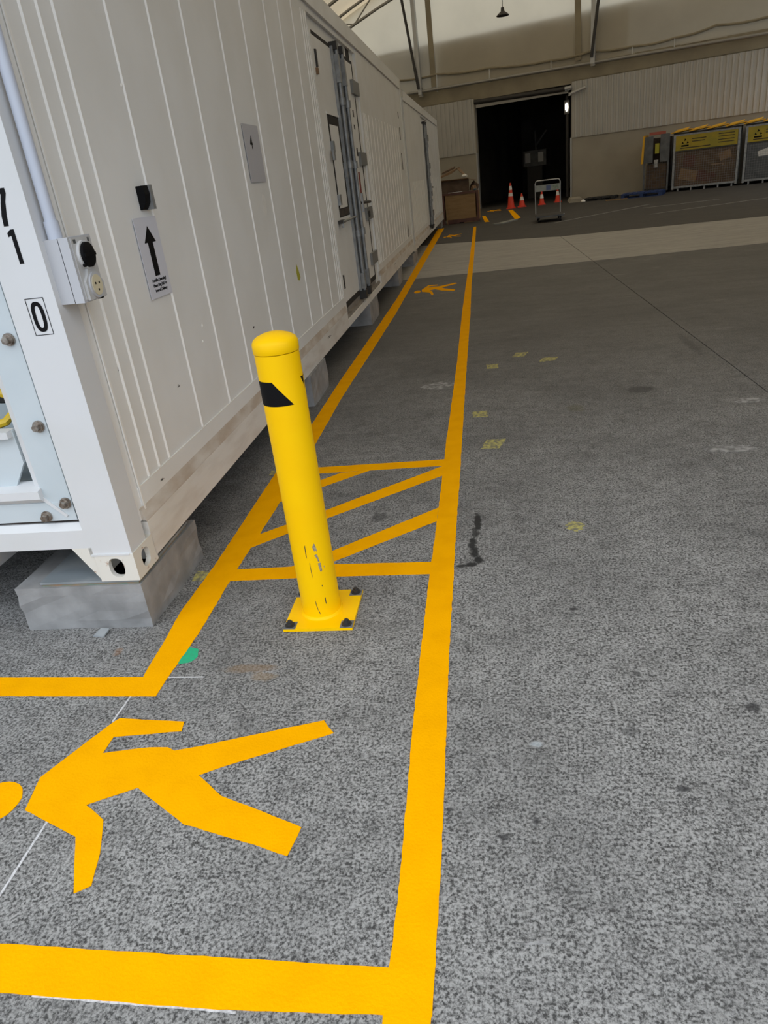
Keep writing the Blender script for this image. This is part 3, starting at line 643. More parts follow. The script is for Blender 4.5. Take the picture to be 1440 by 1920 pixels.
# -- machinery end of the front container (faces the viewer)
Wd = 2.44
obj('casting_weld', bx(-.172, -.010, -.006, .002, .340, .347), WHITE_END, c1, bev=.002)
obj('front_sill', prism(BM(), [(-.178, .0, .376), (-.178, .0, .455), (-.178, .02, .482), (-.178, .14, .482), (-.178, .14, .376)], (-Wd + .356, 0, 0)), WHITE_END, c1)
obj('gusset', prism(BM(), [(-.165, .0, .376), (-.25, .0, .376), (-.165, .0, .235)], (0, .05, 0)), CASTM, c1)
obj('gusset', prism(BM(), [(-.60, .005, .374), (-1.0, .005, .374), (-1.0, .005, .25), (-.69, .005, .25)], (0, .9, 0)), WHITE_END, c1)
obj('front_header', bx(-Wd + .178, -.178, 0, .12, 2.9, 3.1), WHITE_END, c1)
obj('groove_seal', bx(-.192, -.17, .03, .06, .47, 2.9), GASKET, c1)
obj('groove_seal', bx(-Wd + .17, -.19, .03, .06, .475, .505), GASKET, c1)
mf = empty('machine_frame'); mf.parent = c1
obj('frame_flange', bx(-.305, -.190, .012, .04, .497, 2.9), FRAMEB, mf, bev=.004)
obj('frame_flange', bx(-Wd + .19, -.190, .010, .04, .497, .575), FRAMEB, mf, bev=.004)
obj('frame_lip', prism(BM(), [(-.300, .02, .57), (-.300, -.012, .60), (-.300, -.012, .632), (-.300, .06, .65), (-.300, .06, .57)], (-1.8, 0, 0)), WHITE_END, mf)
obj('frame_inner_edge', prism(BM(), [(-.302, .014, .62), (-.302, .06, .62), (-.342, .06, .62), (-.336, .03, .62)], (0, 0, 2.25)), WHITE_END, mf)
obj('corner_weld', prism(BM(), [(-.22, .006, .52), (-.30, .006, .60), (-.31, .006, .592), (-.23, .006, .512)], (0, .01, 0)), WHITE_END, mf)
obj('recess_back', bx(-2.2, -.30, .42, .45, .6, 2.9), FRAMEB, mf)
obj('recess_floor', bx(-2.2, -.33, .05, .42, .60, .64), STEELPL, mf)
obj('recess_side', bx(-.345, -.32, .06, .42, .6, 2.9), FRAMEB, mf)
obj('drip_panel', prism(BM(), [(-2.2, .035, .612), (-.435, .035, .612), (-.352, .035, .735), (-.352, .035, .865), (-2.2, .035, .865)], (0, .012, 0)), FRAMEB, mf)
obj('shelf_bracket', bx(-2.2, -.357, .005, .06, .842, .868), WHITE_END, mf, bev=.004)
obj('cable', tube(BM(), [(-2.25, .10, .92), (-.62, .10, .865), (-.48, .10, .865), (-.42, .11, .88), (-.39, .14, .92), (-.38, .22, .96)], .016, 8), CABY, mf, smooth=True)
obj('cable', tube(BM(), [(-2.25, .2, 1.06), (-.7, .2, .985), (-.48, .2, .95), (-.36, .22, .94)], .020, 8), RUBBER, mf, smooth=True)
obj('cable', tube(BM(), [(-2.25, .16, 1.30), (-.7, .16, 1.06), (-.52, .16, 1.015), (-.42, .17, .965), (-.36, .2, .95)], .016, 8), CABY, mf, smooth=True)
bolts = [(-.223, 1.199), (-.221, .881), (-.215, .571), (-.312, .519), (-.222, 1.52), (-.222, 1.84), (-.222, 2.16), (-.64, .519), (-.97, .519), (-1.3, .519)]
for (w, z) in bolts:
    b = BM()
    tube(b, [(w, .012, z), (w, .005, z)], .0225, 18); tube(b, [(w, .005, z), (w, -.002, z)], .019, 18)
    tube(b, [(w, -.002, z), (w, -.018, z)], .0135, 6)
    obj('frame_bolt', b, BOLTM, mf)
# painted numbers on the corner post: 0 (boxed), 1, 7 and the foot of the digit above
def front_poly(name, pts, h=.0008): return obj(name, prism(BM(), [(x, -.0005, z) for x, z in pts], (0, -h, 0)), BLACK, c1)
def ring(name, cx, cz, rx, rz, t, p=.62):
    b = BM(); n = 40; o_, i_, o2, i2 = [], [], [], []
    for k in range(n):
        a = 2 * math.pi * k / n; ca, sa = math.cos(a), math.sin(a)
        X = math.copysign(abs(ca) ** p, ca); Z = math.copysign(abs(sa) ** p, sa)
        o_.append(b.verts.new((cx + rx * X, -.0013, cz + rz * Z))); i_.append(b.verts.new((cx + (rx - t) * X, -.0013, cz + (rz - t) * Z)))
    for k in range(n): b.faces.new([o_[k], o_[(k + 1) % n], i_[(k + 1) % n], i_[k]])
    return obj(name, b, BLACK, c1)
ring('painted_digit', -.077, 1.265, .0235, .050, .0135, .75)
z0, z1, w0, w1 = 1.204, 1.327, -.111, -.043
for q in ([(w0, z0), (w1, z0), (w1, z0 + .002), (w0, z0 + .002)], [(w0, z1 - .002), (w1, z1 - .002), (w1, z1), (w0, z1)], [(w0, z0), (w0 + .002, z0), (w0 + .002, z1), (w0, z1)], [(w1 - .002, z0), (w1, z0), (w1, z1), (w1 - .002, z1)]): front_poly('digit_box', q)
front_poly('painted_digit', [(-.086, 1.437), (-.0715, 1.437), (-.0715, 1.543), (-.084, 1.543), (-.097, 1.533), (-.097, 1.521), (-.086, 1.525)])
front_poly('painted_digit', [(-.101, 1.554), (-.084, 1.554), (-.080, 1.585), (-.070, 1.625), (-.060, 1.648), (-.060, 1.664), (-.113, 1.664), (-.113, 1.648), (-.078, 1.648), (-.088, 1.62), (-.098, 1.585)])
ring('painted_digit', -.088, 1.725, .0235, .050, .0135, .75)

# -- things fixed to the front container; local coordinates via its transform
C1M = Matrix.Translation((-1.422, 2.287, 0)) @ Matrix.Rotation(TH, 4, 'Z')
def on_c1(name, label, cat, w, s, z):
    p = C1M @ Vector((w, s, z)); e = empty(name, p, TH); return tag(e, label, cat)
ob = on_c1('power_outlet', 'grey weatherproof power outlet box with black dial switch on the container corner post', 'outlet', 0.0, .10, 1.395)
obj('back_box', bx(.0, .049, -.072, .072, -.103, .103), BOX_GREY, ob, bev=.004)
obj('lid', bx(.0525, .086, -.074, .074, -.104, .104), BOX_GREY, ob, bev=.004)
obj('lid_seal', bx(.048, .054, -.0715, .0715, -.102, .102), BLACK, ob)
obj('face_panel', bx(.0855, .089, -.060, .066, -.096, .100), BOX_LID, ob)
obj('dial_ring', tube(BM(), [(.089, -.002, .043), (.099, -.002, .043)], .046, 24), WHITE_END, ob, smooth=True)
obj('dial_switch', tube(BM(), [(.098, .0, .043), (.108, .0, .043), (.111, .0, .043)], [.041, .040, .034], 24), BLACK, ob, smooth=True)
obj('dial_grip', bx(.109, .113, -.036, .036, .038, .048), BLACK, ob, bev=.003)
obj('dial_tab', tube(BM(), [(.098, -.038, .012), (.106, -.038, .012)], .006, 8), BLACK, ob)
obj('socket_flap', prism(BM(), [(.089, -.052, -.100), (.089, .062, -.100), (.089, .062, -.048), (.089, .030, -.016), (.089, .022, .0), (.089, -.02, .0), (.089, -.026, -.016), (.089, -.052, -.040)], (.009, 0, 0)), BOX_LID, ob, bev=.002)
obj('socket_rim', tube(BM(), [(.098, .004, -.056), (.104, .004, -.056)], .043, 24), BOX_GREY, ob, smooth=True)
obj('socket_face', tube(BM(), [(.103, .004, -.056), (.106, .004, -.056)], .034, 24), CREAM, ob, smooth=True)
for (s, z) in ((-.008, -.050), (.016, -.050), (.004, -.072)): obj('socket_pin_hole', tube(BM(), [(.105, s, z), (.1068, s, z)], .0042, 8), BLACK, ob)
for (s, l) in ((-.048, .016), (.044, .012)): obj('switch_mark', bx(.0888, .0895, s, s + l, .082, .095), BINGREY, ob)
obj('hinge_clip', bx(.088, .098, .012, .036, -.104, -.098), BLACK, ob)
cd = on_c1('conduit', 'pale grey plastic conduit rising from the outlet box along the corner post', 'conduit', .030, .055, 1.498)
obj('conduit_tube', tube(BM(), [(0, 0, .0), (0, 0, 1.45)], .019, 16), PVC, cd, smooth=True)
obj('conduit_socket', tube(BM(), [(0, 0, .0), (0, 0, .055)], .0235, 16), PVC, cd, smooth=True)
# bell switch
bl = on_c1('bell_push', 'small black rotary bell switch above the arrow notice', 'switch', -.016, .862, 1.598)
obj('knob', prism(BM(), [(.0, -.030, .046), (.0, -.030, -.046), (.012, -.030, -.046), (.030, -.030, -.020), (.036, -.030, .012), (.032, -.030, .046)], (0, .050, 0)), BLACK, bl, bev=.003)
obj('mount_plate', bx(.0, .040, .020, .046, -.048, .048), STEEL, bl, bev=.002)
# arrow notice
sg = on_c1('arrow_notice', 'white laminated notice with a big black upward arrow under the bell switch', 'sign', -.0085, .835, 1.36)
R90 = Matrix(((0, 0, 1, 0), (1, 0, 0, 0), (0, 1, 0, 0), (0, 0, 0, 1)))      # text x -> +y, text y -> +z, facing +x
obj('laminate_sheet', bx(-.002, .0, -.113, .110, -.164, .164), PAPER, sg, bev=.0006)
obj('arrow', prism(BM(), [(.0002, y, z) for y, z in ((-.026, -.075), (.024, -.075), (.024, .062), (.058, .062), (.004, .128), (-.056, .062), (-.026, .062))], (.0006, 0, 0)), BLACK, sg)
for i, s in enumerate(('Forklifts Operating!', 'Please Ring Bell For', 'Inwards Delivery')):
    text_bm(s, .0185, BLACK, 'notice_text', sg, Matrix.Translation((.0008, .002, -.092 - .021 * i)) @ R90, bold=.0004, sx=.98)
# number notice
s4 = on_c1('number_notice', 'faded grey notice with a black numeral four on the container side', 'sign', -.0085, 2.64, 1.795)
obj('plastic_sleeve', bx(-.002, .0, -.165, .165, -.165, .165), PAPER2, s4, bev=.0006)
text_bm('4', .105, BLACK, 'notice_numeral', s4, Matrix.Translation((.0006, -.03, .06)) @ R90, bold=.002)
st = on_c1('leaf_sticker', 'small yellow-green leaf-shaped sticker on the container side, low down', 'sticker', -.0155, 3.28, .985)
obj('sticker_film', prism(BM(), [(0, y, z) for y, z in ((-.01, .07), (.03, .02), (.06, -.04), (.02, -.06), (-.03, -.05), (-.04, .0))], (.0006, 0, 0)), YTAPE, st)
# dents and scuffs on the container side
for (s, z, r) in ((1.221, .989, .012), (1.183, .917, .009), (.93, 2.02, .010)):
    b = BM(); lathe(b, [(0, .005), (r * .5, .004), (r, 0)], seg=12); b.transform(Matrix.Translation((-.0165, s, z)) @ Matrix.Rotation(math.pi / 2, 4, 'Y')); obj('dent', b, RIBW, c1, smooth=True)
for (s, z, l, h) in ((.79, .80, .03, .018), (.395, .49, .05, .012), (4.0, .352, .25, .02), (6.0 + 3.2, .36, .3, .02), (2.0, .82, .05, .03), (.30, 1.0, .008, .02)):
    w = .0045 if z < .40 else -.0158 if z > .55 else -.0098
    b = BM()
    for k in range(3):
        a = random.uniform(-.3, .3) * l; q = random.uniform(-.4, .4) * h
        prism(b, [(w, s + a - l * .3, z + q), (w, s + a, z + q + h * .25), (w, s + a + l * .3, z + q + h * .1), (w, s + a, z + q - h * .05)], (.0005, 0, 0))
    obj('scuff', b, GASKET, c1)
for (s, z) in ((2.70, 1.52), (2.69, 1.46)):
    obj('paint_patch', prism(BM(), [(-.0158, s + .05 * math.cos(k) * random.uniform(.6, 1), z + .045 * math.sin(k) * random.uniform(.6, 1)) for k in [i * .628 for i in range(10)]], (.0006, 0, 0)), RIBW, c1)

# ------------------------------------------------------------------ bollard
BX, BY, BR = -.722, 2.365, .0775
bo = empty('bollard', (BX, BY, 0)); tag(bo, 'round yellow steel bollard with a black hazard patch, bolted to the walkway', 'bollard')
obj('post', lathe(BM(), [(0, .011), (BR, .011), (BR, 1.062), (0, 1.062)], seg=64), YELLOW_BOLL, bo, smooth=True)
obj('weld_bead', lathe(BM(), [(BR, .011), (BR + .008, .012), (BR + .004, .020), (BR, .022)], seg=48), YELLOW_BOLL, bo, smooth=True)
obj('cap', lathe(BM(), [(BR + .001, 1.064), (BR + .0022, 1.066), (BR + .0022, 1.096), (BR - .004, 1.108), (BR - .018, 1.118), (BR - .04, 1.126), (.02, 1.130), (0, 1.131)], seg=64), YELLOW_BOLL, bo, smooth=True)
obj('base_plate', bx(-.130, .147, -.139, .141, 0.0, .012), YELLOW_BOLL, bo, bev=.002)
for (px, py) in ((-.106, -.115), (.122, -.115), (.122, .117), (-.106, .117)):
    e = obj('anchor_washer', bx(px - .025, px + .025, py - .024, py + .024, .012, .0135), ANCHOR, bo)
    b = BM(); tube(b, [(px, py, .0135), (px, py, .017)], .020, 18); tube(b, [(px, py, .017), (px, py, .028)], .014, 6); tube(b, [(px, py, .028), (px, py, .036)], .008, 10)
    obj('anchor_bolt', b, DARKSTEEL, e)
VA = math.atan2(-BY, -BX)                     # direction from the bollard to the viewer's side
def cyl_poly(name, pts, m, r=BR + .0006, step=4):
    """polygon given as (degrees to the right of VA, z) laid on the post"""
    b = BM(); q = densify(pts + [pts[0]], .01, 0) if False else pts
    dn = []
    for a, c in zip(q, q[1:] + q[:1]):
        k = max(1, int(abs(c[0] - a[0]) / step))
        for i in range(k): dn.append((a[0] + (c[0] - a[0]) * i / k, a[1] + (c[1] - a[1]) * i / k))
    P = lambda d, z, rr: Vector((rr * math.cos(VA + math.radians(d)), rr * math.sin(VA + math.radians(d)), z))
    # strips between lower and upper boundary at shared angles
    amin = min(d for d, _ in dn); amax = max(d for d, _ in dn); n = max(2, int((amax - amin) / step) + 1); rows = []
    for i in range(n + 1):
        d = amin + (amax - amin) * i / n; zs = []
        for a, c in zip(q, q[1:] + q[:1]):
            if min(a[0], c[0]) - 1e-6 <= d <= max(a[0], c[0]) + 1e-6 and abs(a[0] - c[0]) > 1e-6: zs.append(a[1] + (c[1] - a[1]) * (d - a[0]) / (c[0] - a[0]))
        if zs: rows.append([b.verts.new(P(d, min(zs), r)), b.verts.new(P(d, max(zs) + 1e-5, r))])
    for x, y in zip(rows, rows[1:]): b.faces.new([x[0], y[0], y[1], x[1]])
    return obj(name, b, m, bo, smooth=True)
obj('hazard_tape', lathe(BM(), [(BR + .0003, .888), (BR + .0004, .975)], seg=64), YELLOW_BOLL, bo, smooth=True)
cyl_poly('hazard_chevron', [(-140, .9745), (-26, .9745), (21, .8885), (-93, .8885)], BLACK)
cyl_poly('hazard_chevron', [(57, .9745), (74, .9745), (74, .925), (71, .940)], BLACK)
cyl_poly('hazard_chevron', [(78, .9745), (150, .9745), (170, .8885), (112, .8885)], BLACK)
SCR = mat('bare_metal_scuff', (0.20, 0.17, 0.14, 1), 0.6, col2=(0.42, 0.36, 0.24, 1), scale=150)
for pts in ([(2, .335), (9, .350), (12, .333), (14, .31), (10, .318), (6, .315)], [(4, .300), (12, .302), (16, .27), (12, .268), (9, .285)], [(10, .262), (18, .263), (19, .228), (14, .222), (11, .24)], [(26, .245), (29, .243), (27, .232)]):
    cyl_poly('scuff', pts, SCR, step=1.5)
for pts in ([(-19, .345), (-17, .345), (-18, .285), (-20, .300)], [(-13, .27), (-12, .27), (-11, .20), (-13, .225)], [(12, .105), (15, .108), (15, .078), (13, .078)], [(-17, .10), (-15.5, .10), (-11, .050), (-14, .062)], [(-11, .052), (-8, .046), (-8, .036), (-11, .045)], [(10, .165), (13, .165), (12, .155)]):
    cyl_poly('scratch', pts, GASKET, step=1.0)

# ------------------------------------------------------------------ far end: crate with rubbish
cr = empty('plywood_crate', (-.70, 25.0, 0), WANG * .12); tag(cr, 'plywood crate framed in red-brown timber beyond the far container', 'crate')
obj('front_panel', bx(-.46, .50, -.0, .02, .10, .88), PLYWOOD, cr)
obj('side_panel', bx(.57, .60, 0, .95, .08, .90), PLYWOOD, cr); obj('side_panel', bx(-.57, -.54, 0, .95, .08, .90), PLYWOOD, cr)
obj('back_panel', bx(-.56, .58, .93, .95, .08, .90), PLYWOOD, cr)
obj('top_panel', bx(-.56, .58, .02, .93, .87, .90), WOOD_RED, cr)
obj('frame_batten', bx(-.60, -.50, -.035, .0, 0, .93), WOOD_RED, cr); obj('frame_batten', bx(.53, .60, -.035, .0, 0, .93), WOOD_RED, cr)
obj('frame_batten', bx(-.60, .60, -.036, .0, .865, .93), WOOD_RED, cr); obj('frame_batten', bx(-.42, .55, -.034, .0, .03, .13), WOOD_RED, cr)
obj('skid', bx(-.45, -.05, -.02, .9, 0, .04), WOOD_RED, cr); obj('skid', bx(.1, .5, -.02, .9, 0, .04), CARDB, cr)
obj('corner_post', bx(-.47, -.40, -.02, .02, 0, .9), PLYWOOD, cr)
def carton(name, loc, rz, w, d, h, m, label, cat, tilt=0.0, flaps=True):
    e = empty(name, loc, rz); e.rotation_euler = (0, tilt, rz)
    b = BM()
    for (x0, x1, y0, y1, zz0, zz1) in ((-w/2, w/2, -d/2, -d/2 + .012, 0, h), (-w/2, w/2, d/2 - .012, d/2, 0, h), (-w/2, -w/2 + .012, -d/2, d/2, 0, h), (w/2 - .012, w/2, -d/2, d/2, 0, h), (-w/2, w/2, -d/2, d/2, 0, .012)): box(b, x0, x1, y0, y1, zz0, zz1)
    obj('carton_body', b, m, e)
    if flaps:
        obj('flap', prism(BM(), [(-w/2, -d/2, h), (w/2, -d/2, h), (w/2 - .02, -d/2 - d*.28, h + .03), (-w/2 + .02, -d/2 - d*.28, h + .05)], (0, 0, .01)), CARDB, e)
        obj('flap', prism(BM(), [(w/2, -d/2, h), (w/2, d/2, h), (w/2 + w*.22, d/2 - .02, h - .06), (w/2 + w*.22, -d/2 + .02, h - .05)], (0, 0, .01)), CARDB, e)
    return tag(e, label, cat)
carton('cardboard_carton', (-.92, 25.46, .931), .05, 1.05, .66, .34, CARDB_D, 'large dark open cardboard carton on top of the plywood crate', 'carton')
fb = empty('flattened_carton', (-.98, 25.42, 1.32)); tag(fb, 'flattened brown cardboard leaning across the open carton on the crate', 'cardboard')
obj('sheet', prism(BM(), [(-.50, -.30, .02), (.05, -.30, .16), (.26, -.30, .30), (.34, .05, .33), (-.05, .18, .22), (-.48, .1, .06)], (0, 0, .014)), CARDB, fb)
obj('sheet', prism(BM(), [(.24, -.28, .29), (.30, .1, .32), (.52, .08, .06), (.50, -.24, .02)], (0, 0, .014)), CARDB, fb)
obj('folded_sheet', prism(BM(), [(-.25, -.05, .17), (.16, -.05, .30), (.18, .12, .34), (-.22, .1, .20)], (0, 0, .05)), CARDB_D, fb)
def crumple(name, loc, r, m, label, cat, sz=.7):
    b = BM(); bmesh.ops.create_icosphere(b, subdivisions=2, radius=r)
    for v in b.verts: v.co *= random.uniform(.72, 1.15); v.co.z = max(v.co.z * sz, -r * .4)
    mz = min(v.co.z for v in b.verts)
    for v in b.verts: v.co.z -= mz
    o = obj(name, b, m); o.location = loc; return tag(o, label, cat)
crumple('plastic_bag', (-.50, 25.02, 1.345), .085, CONE_W, 'white crumpled plastic bag on the cardboard heap', 'rubbish')
crumple('crumpled_wrapping', (-.22, 25.56, .931), .15, CARDB_D, 'crumpled dark brown packaging next to the white plastic bag', 'rubbish', 1.3)
crumple('crumpled_wrapping', (-.24, 25.22, .931), .10, CARDB, 'crumpled light brown paper at the right end of the heap', 'rubbish', 1.2)
crumple('blue_wrapping', (-.20, 25.06, .931), .055, mat('blue_grey_wrap', (.06, .11, .14, 1), .6), 'small blue-grey wrapping on the right corner of the crate', 'rubbish')
tag(obj('timber_strip', prism(BM(), [(-1.05, 24.99, .931), (-.62, 24.99, .931), (-.60, 25.02, .931), (-1.03, 25.02, .931)], (0, 0, .012)), CONE_W), 'pale thin strip lying along the front edge of the crate top', 'timber')

# trolley
tr = empty('platform_trolley', (1.86, 22.5, 0), WANG * .12); tag(tr, 'flat platform trolley with a tubular push handle, parked before the doorway', 'trolley')
obj('platform', bx(-.37, .37, -1.15, .04, .13, .165), DARKSTEEL, tr, bev=.006)
obj('platform_rim', bx(-.375, .375, -1.165, -1.15, .13, .168), BINGREY, tr)
h = [(-.345, 0, .165), (-.345, .0, .96), (-.325, .0, 1.01), (-.29, .0, 1.03), (.29, .0, 1.03), (.325, .0, 1.01), (.345, .0, .96), (.345, .0, .165)]
obj('push_handle', tube(BM(), h, .016, 10), ALU, tr, smooth=True)
sb = obj('sign_board', bx(-.34, .34, -.03, -.018, .75, .915), mat('pale_sign_sheet', (.34, .37, .36, 1), .5, col2=(.26, .30, .30, 1), scale=8), tr)
obj('sign_print', bx(-.04, .08, -.0315, -.030, .765, .90), mat('blue_print', (.10, .14, .30, 1), .5), sb); obj('sign_print', bx(.14, .30, -.0315, -.030, .78, .89), mat('green_print', (.20, .28, .22, 1), .5, col2=(.35, .38, .34, 1), scale=30), sb)
for (x, y) in ((-.29, -1.0), (.29, -1.0), (-.29, -.1), (.29, -.1)):
    b = BM(); tube(b, [(x - .018, y, .055), (x + .018, y, .055)], .055, 16); box(b, x - .026, x + .026, y - .03, y + .03, .09, .13); obj('caster', b, RUBBER, tr)
obj('foot_pedal', bx(.30, .46, -.12, -.06, .10, .115), ALU, tr)

# cones
def cone(x, y, h, rb, bands, label):
    e = empty('traffic_cone', (x, y, 0)); tag(e, label, 'cone', 'traffic cones at the doorway')
    rt = .022 if h < .6 else .028
    R_ = lambda z: rb + (rt - rb) * (z - .035) / (h - .035)
    obj('base', bx(-rb * 1.32, rb * 1.32, -rb * 1.32, rb * 1.32, 0, .035), CONE_R, e, bev=.012)
    obj('body', lathe(BM(), [(0, .035), (R_(.035), .035), (rt, h), (rt * .5, h + .004), (0, h + .004)], seg=28), CONE_R, e, smooth=True)
    for z0, z1 in bands: obj('reflective_collar', lathe(BM(), [(R_(z0) + .0005, z0), (R_(z0) + .004, z0), (R_(z1) + .004, z1), (R_(z1) + .0005, z1)], seg=28), CONE_W, e, smooth=True)
cone(1.105, 30.2, .905, .135, ((.44, .555), (.66, .80)), 'tall orange traffic cone with two white bands, leftmost of the four')
cone(1.53, 30.4, .485, .125, ((.24, .375),), 'small orange cone with one white band right beside the tall cone')
cone(2.28, 30.3, .48, .105, ((.235, .375),), 'small orange cone seen through the frame of the trolley handle, middle')
cone(2.93, 30.9, .515, .105, ((.25, .40),), 'small orange cone seen behind the right leg of the trolley handle')

# floor plank and pallets by the wall
tag(obj('timber_plank', prism(BM(), [(.30, 22.6, 0), (.55, 22.5, 0), (1.05, 23.5, 0), (.98, 23.75, 0)], (0, 0, .03)), mat('weathered_plank', (.26, .27, .25, 1), .7)), 'flat weathered plank lying on the floor left of the trolley', 'plank')
tag(obj('kerb_ramp', prism(BM(), [(3.30, 30.9, 0), (3.75, 30.75, 0), (3.75, 30.75, .12), (3.36, 30.9, .12)], (-.1, -1.6, 0)), BEIGE_WALL), 'low concrete kerb stub at the right door jamb', 'kerb')
def pallet(loc, w, d, h, m, label, n=7):
    e = empty('pallet', loc, WANG); tag(e, label, 'pallet')
    for i in range(n): obj('deck_board', bx(-w/2 + i * w / n, -w/2 + (i + .78) * w / n, -d/2, d/2, h - .025, h), m, e)
    for y in (-d/2, -.05, d/2 - .1):
        obj('stringer', bx(-w/2, w/2, y, y + .1, h - .045, h - .025), m, e); obj('bottom_board', bx(-w/2, w/2, y, y + .1, 0, .02), m, e)
        for x in (-w/2, -.06, w/2 - .12): obj('foot_block', bx(x, x + .12, y, y + .1, .02, h - .045), m, e)
pallet((5.62, 28.2, 0), 1.35, 1.0, .15, BLUE, 'blue plastic pallet on the floor before the cages')
pallet((4.35, 29.3, 0), 1.1, .8, .10, RUBBER, 'low black pallet against the wall left of the blue one')
crumple('crumpled_paper', (3.62, 28.6, 0), .09, CONE_W, 'white crumpled paper on the floor right of the doorway', 'rubbish', .8)
tag(obj('loose_batten', prism(BM(), [(4.3, 27.9, 0), (5.0, 27.75, 0), (5.0, 27.82, 0), (4.3, 27.97, 0)], (0, 0, .03)), PLYWOOD), 'thin loose timber batten on the floor before the black pallet', 'timber')

# cardboard cages along the wall
def cage(u0, u1, label, fill, sign=True):
    e = empty('waste_cage', WP((u0 + u1) / 2, 0, .75), WANG); tag(e, label, 'cage', 'yellow lidded recycling cages')
    w = (u1 - u0) / 2; d = .55
    for x in (-w, w):
        for y in (-d, d): obj('corner_post', bx(x - .035, x + .035, y - .035, y + .035, .06, 1.80), STEEL, e)
    for z in (.13, 1.78):
        for y in (-d, d): obj('frame_rail', bx(-w, w, y - .025, y + .025, z - .03, z + .03), STEEL, e)
        for x in (-w, w): obj('frame_rail', bx(x - .025, x + .025, -d, d, z - .03, z + .03), STEEL, e)
    b = BM(); n = int(2 * w / .075)
    for i in range(n + 1): x = -w + i * 2 * w / n; box(b, x - .002, x + .002, -d - .006, -d, .15, 1.3)
    for i in range(16): z = .15 + i * .075; box(b, -w, w, -d - .008, -d - .002, z - .002, z + .002)
    o = obj('wire_mesh', b, STEEL, e); o['kind'] = 'stuff'
    for i in range(5): obj('foot', bx(-w + .15 + i * (2 * w - .3) / 4, -w + .20 + i * (2 * w - .3) / 4, -d, d, 0, .11), STEEL, e)
    bb = bx(-w + .05, w - .05, -d + .03, d - .04, .16, 1.25)
    obj('waste_backing', bb, fill[0], e)
    for i in range(9):
        x = random.uniform(-w + .25, w - .25); z = random.uniform(.3, 1.15); a = random.uniform(-.35, .35); l, hh = random.uniform(.15, .4), random.uniform(.08, .2)
        pts = [(-l, -hh), (l, -hh), (l, hh), (-l, hh)]
        pts = [(max(-w + .06, min(w - .06, x + p * math.cos(a) - q * math.sin(a))), -d + .028 - .003 * (i % 4), max(.17, min(1.28, z + p * math.sin(a) + q * math.cos(a)))) for p, q in pts]
        obj('waste_piece', prism(BM(), pts, (0, .02, 0)), fill[1 + i % (len(fill) - 1)], e)
    if sign:
        s_ = obj('sign_board', bx(-w + .03, w - .05, -d - .03, -d - .008, 1.30, 1.76), SIGNYEL, e)
        y0, y1 = -d - .0325, -d - .030
        b = BM()
        for (x, z, r) in ((-w + .34, 1.62, .05), (-w + .26, 1.53, .045), (-w + .42, 1.53, .045)): tube(b, [(x, y0, z), (x, y1, z)], r, 3)
        box(b, -w + .22, -w + .46, y0, y1, 1.415, 1.465); obj('sign_pictogram', b, BLACK, s_)
        b = BM(); box(b, -w + .52, -w + .524, y0, y1, 1.42, 1.66)
        for z, l in ((1.63, .45), (1.55, .40), (1.37, .95)): box(b, -w + .56 if z > 1.4 else -w + .2, -w + .56 + l if z > 1.4 else -w + .2 + l, y0, y1, z - .014, z + .014)
        for z in (1.68, 1.60, 1.50, 1.42): box(b, w - .65, w - .15, y0, y1, z - .012, z + .012)
        obj('sign_print', b, GASKET, s_)
    ld = empty('lid'); ld.parent = e
    for i in range(4):
        x0 = -w - .12 + i * (2 * w + .24) / 4; x1 = x0 + (2 * w + .24) / 4 + .05
        obj('lid_slat', prism(BM(), [(x0, -d - .12, 1.86), (x1, -d - .12, 1.93), (x1, -d - .12, 1.96), (x0, -d - .12, 1.90)], (0, 2 * d + .1, 0)), BINYEL, ld)
        obj('lid_rib', prism(BM(), [(x0 + .1, -d - .10, 1.905), (x1 - .1, -d - .02, 1.96), (x1 - .06, -d + .05, 2.0), (x0 + .14, -d - .02, 1.94)], (0, .5, .03)), BINYEL, ld)
    obj('lid_frame', bx(-w - .05, w + .05, -d, d, 1.81, 1.86), DARKSTEEL, ld)
cage(7.62, 9.66, 'recycling cage filled with brown cardboard, yellow sign and lid, left one', (CARDB_D, CARDB, CARDB_D, WOOD_RED))
cage(9.88, 11.95, 'recycling cage filled with clear plastic film, cut by the right edge', (BINGREY, BOX_LID, BINGREY, CONE_W, BINGREY))
ec = empty('cage_trolley', WP(7.03, 0, .8), WANG); tag(ec, 'narrow grey cage trolley with an open yellow lid hanging at its left', 'cage')
for x in (-.40, .40):
    for y in (-.5, .5): obj('corner_post', bx(x - .03, x + .03, y - .03, y + .03, .08, 1.80), BINGREY, ec)
obj('side_flap', bx(-.40, -.12, -.54, -.52, 1.02, 1.86), BINGREY, ec); obj('side_flap', bx(.12, .42, -.54, -.52, 1.02, 1.90), BINGREY, ec)
obj('base_deck', bx(-.40, .40, -.5, .5, .08, .16), DARKSTEEL, ec); obj('back_panel', bx(-.38, .38, .45, .48, .16, 1.8), GASKET, ec)
b = BM()
for i in range(10): x = -.38 + i * .76 / 9; box(b, x - .004, x + .004, -.508, -.5, .16, 1.05)
for i in range(8): z = .2 + i * .11; box(b, -.4, .4, -.51, -.502, z - .004, z + .004)
o = obj('wire_mesh', b, BINGREY, ec); o['kind'] = 'stuff'
obj('hanging_lid', prism(BM(), [(-.46, -.55, 1.90), (-.40, -.55, 1.92), (-.44, -.55, 1.02), (-.52, -.55, 1.0)], (0, .9, 0)), BINYEL, ec)
obj('waste_content', bx(-.34, .34, -.42, .4, .16, .95), CARDB_D, ec); obj('waste_piece', bx(-.08, .06, -.47, -.44, .85, 1.10), BOX_LID, ec); obj('waste_piece', bx(-.06, .08, -.48, -.44, 1.3, 1.62), YTAPE, ec)
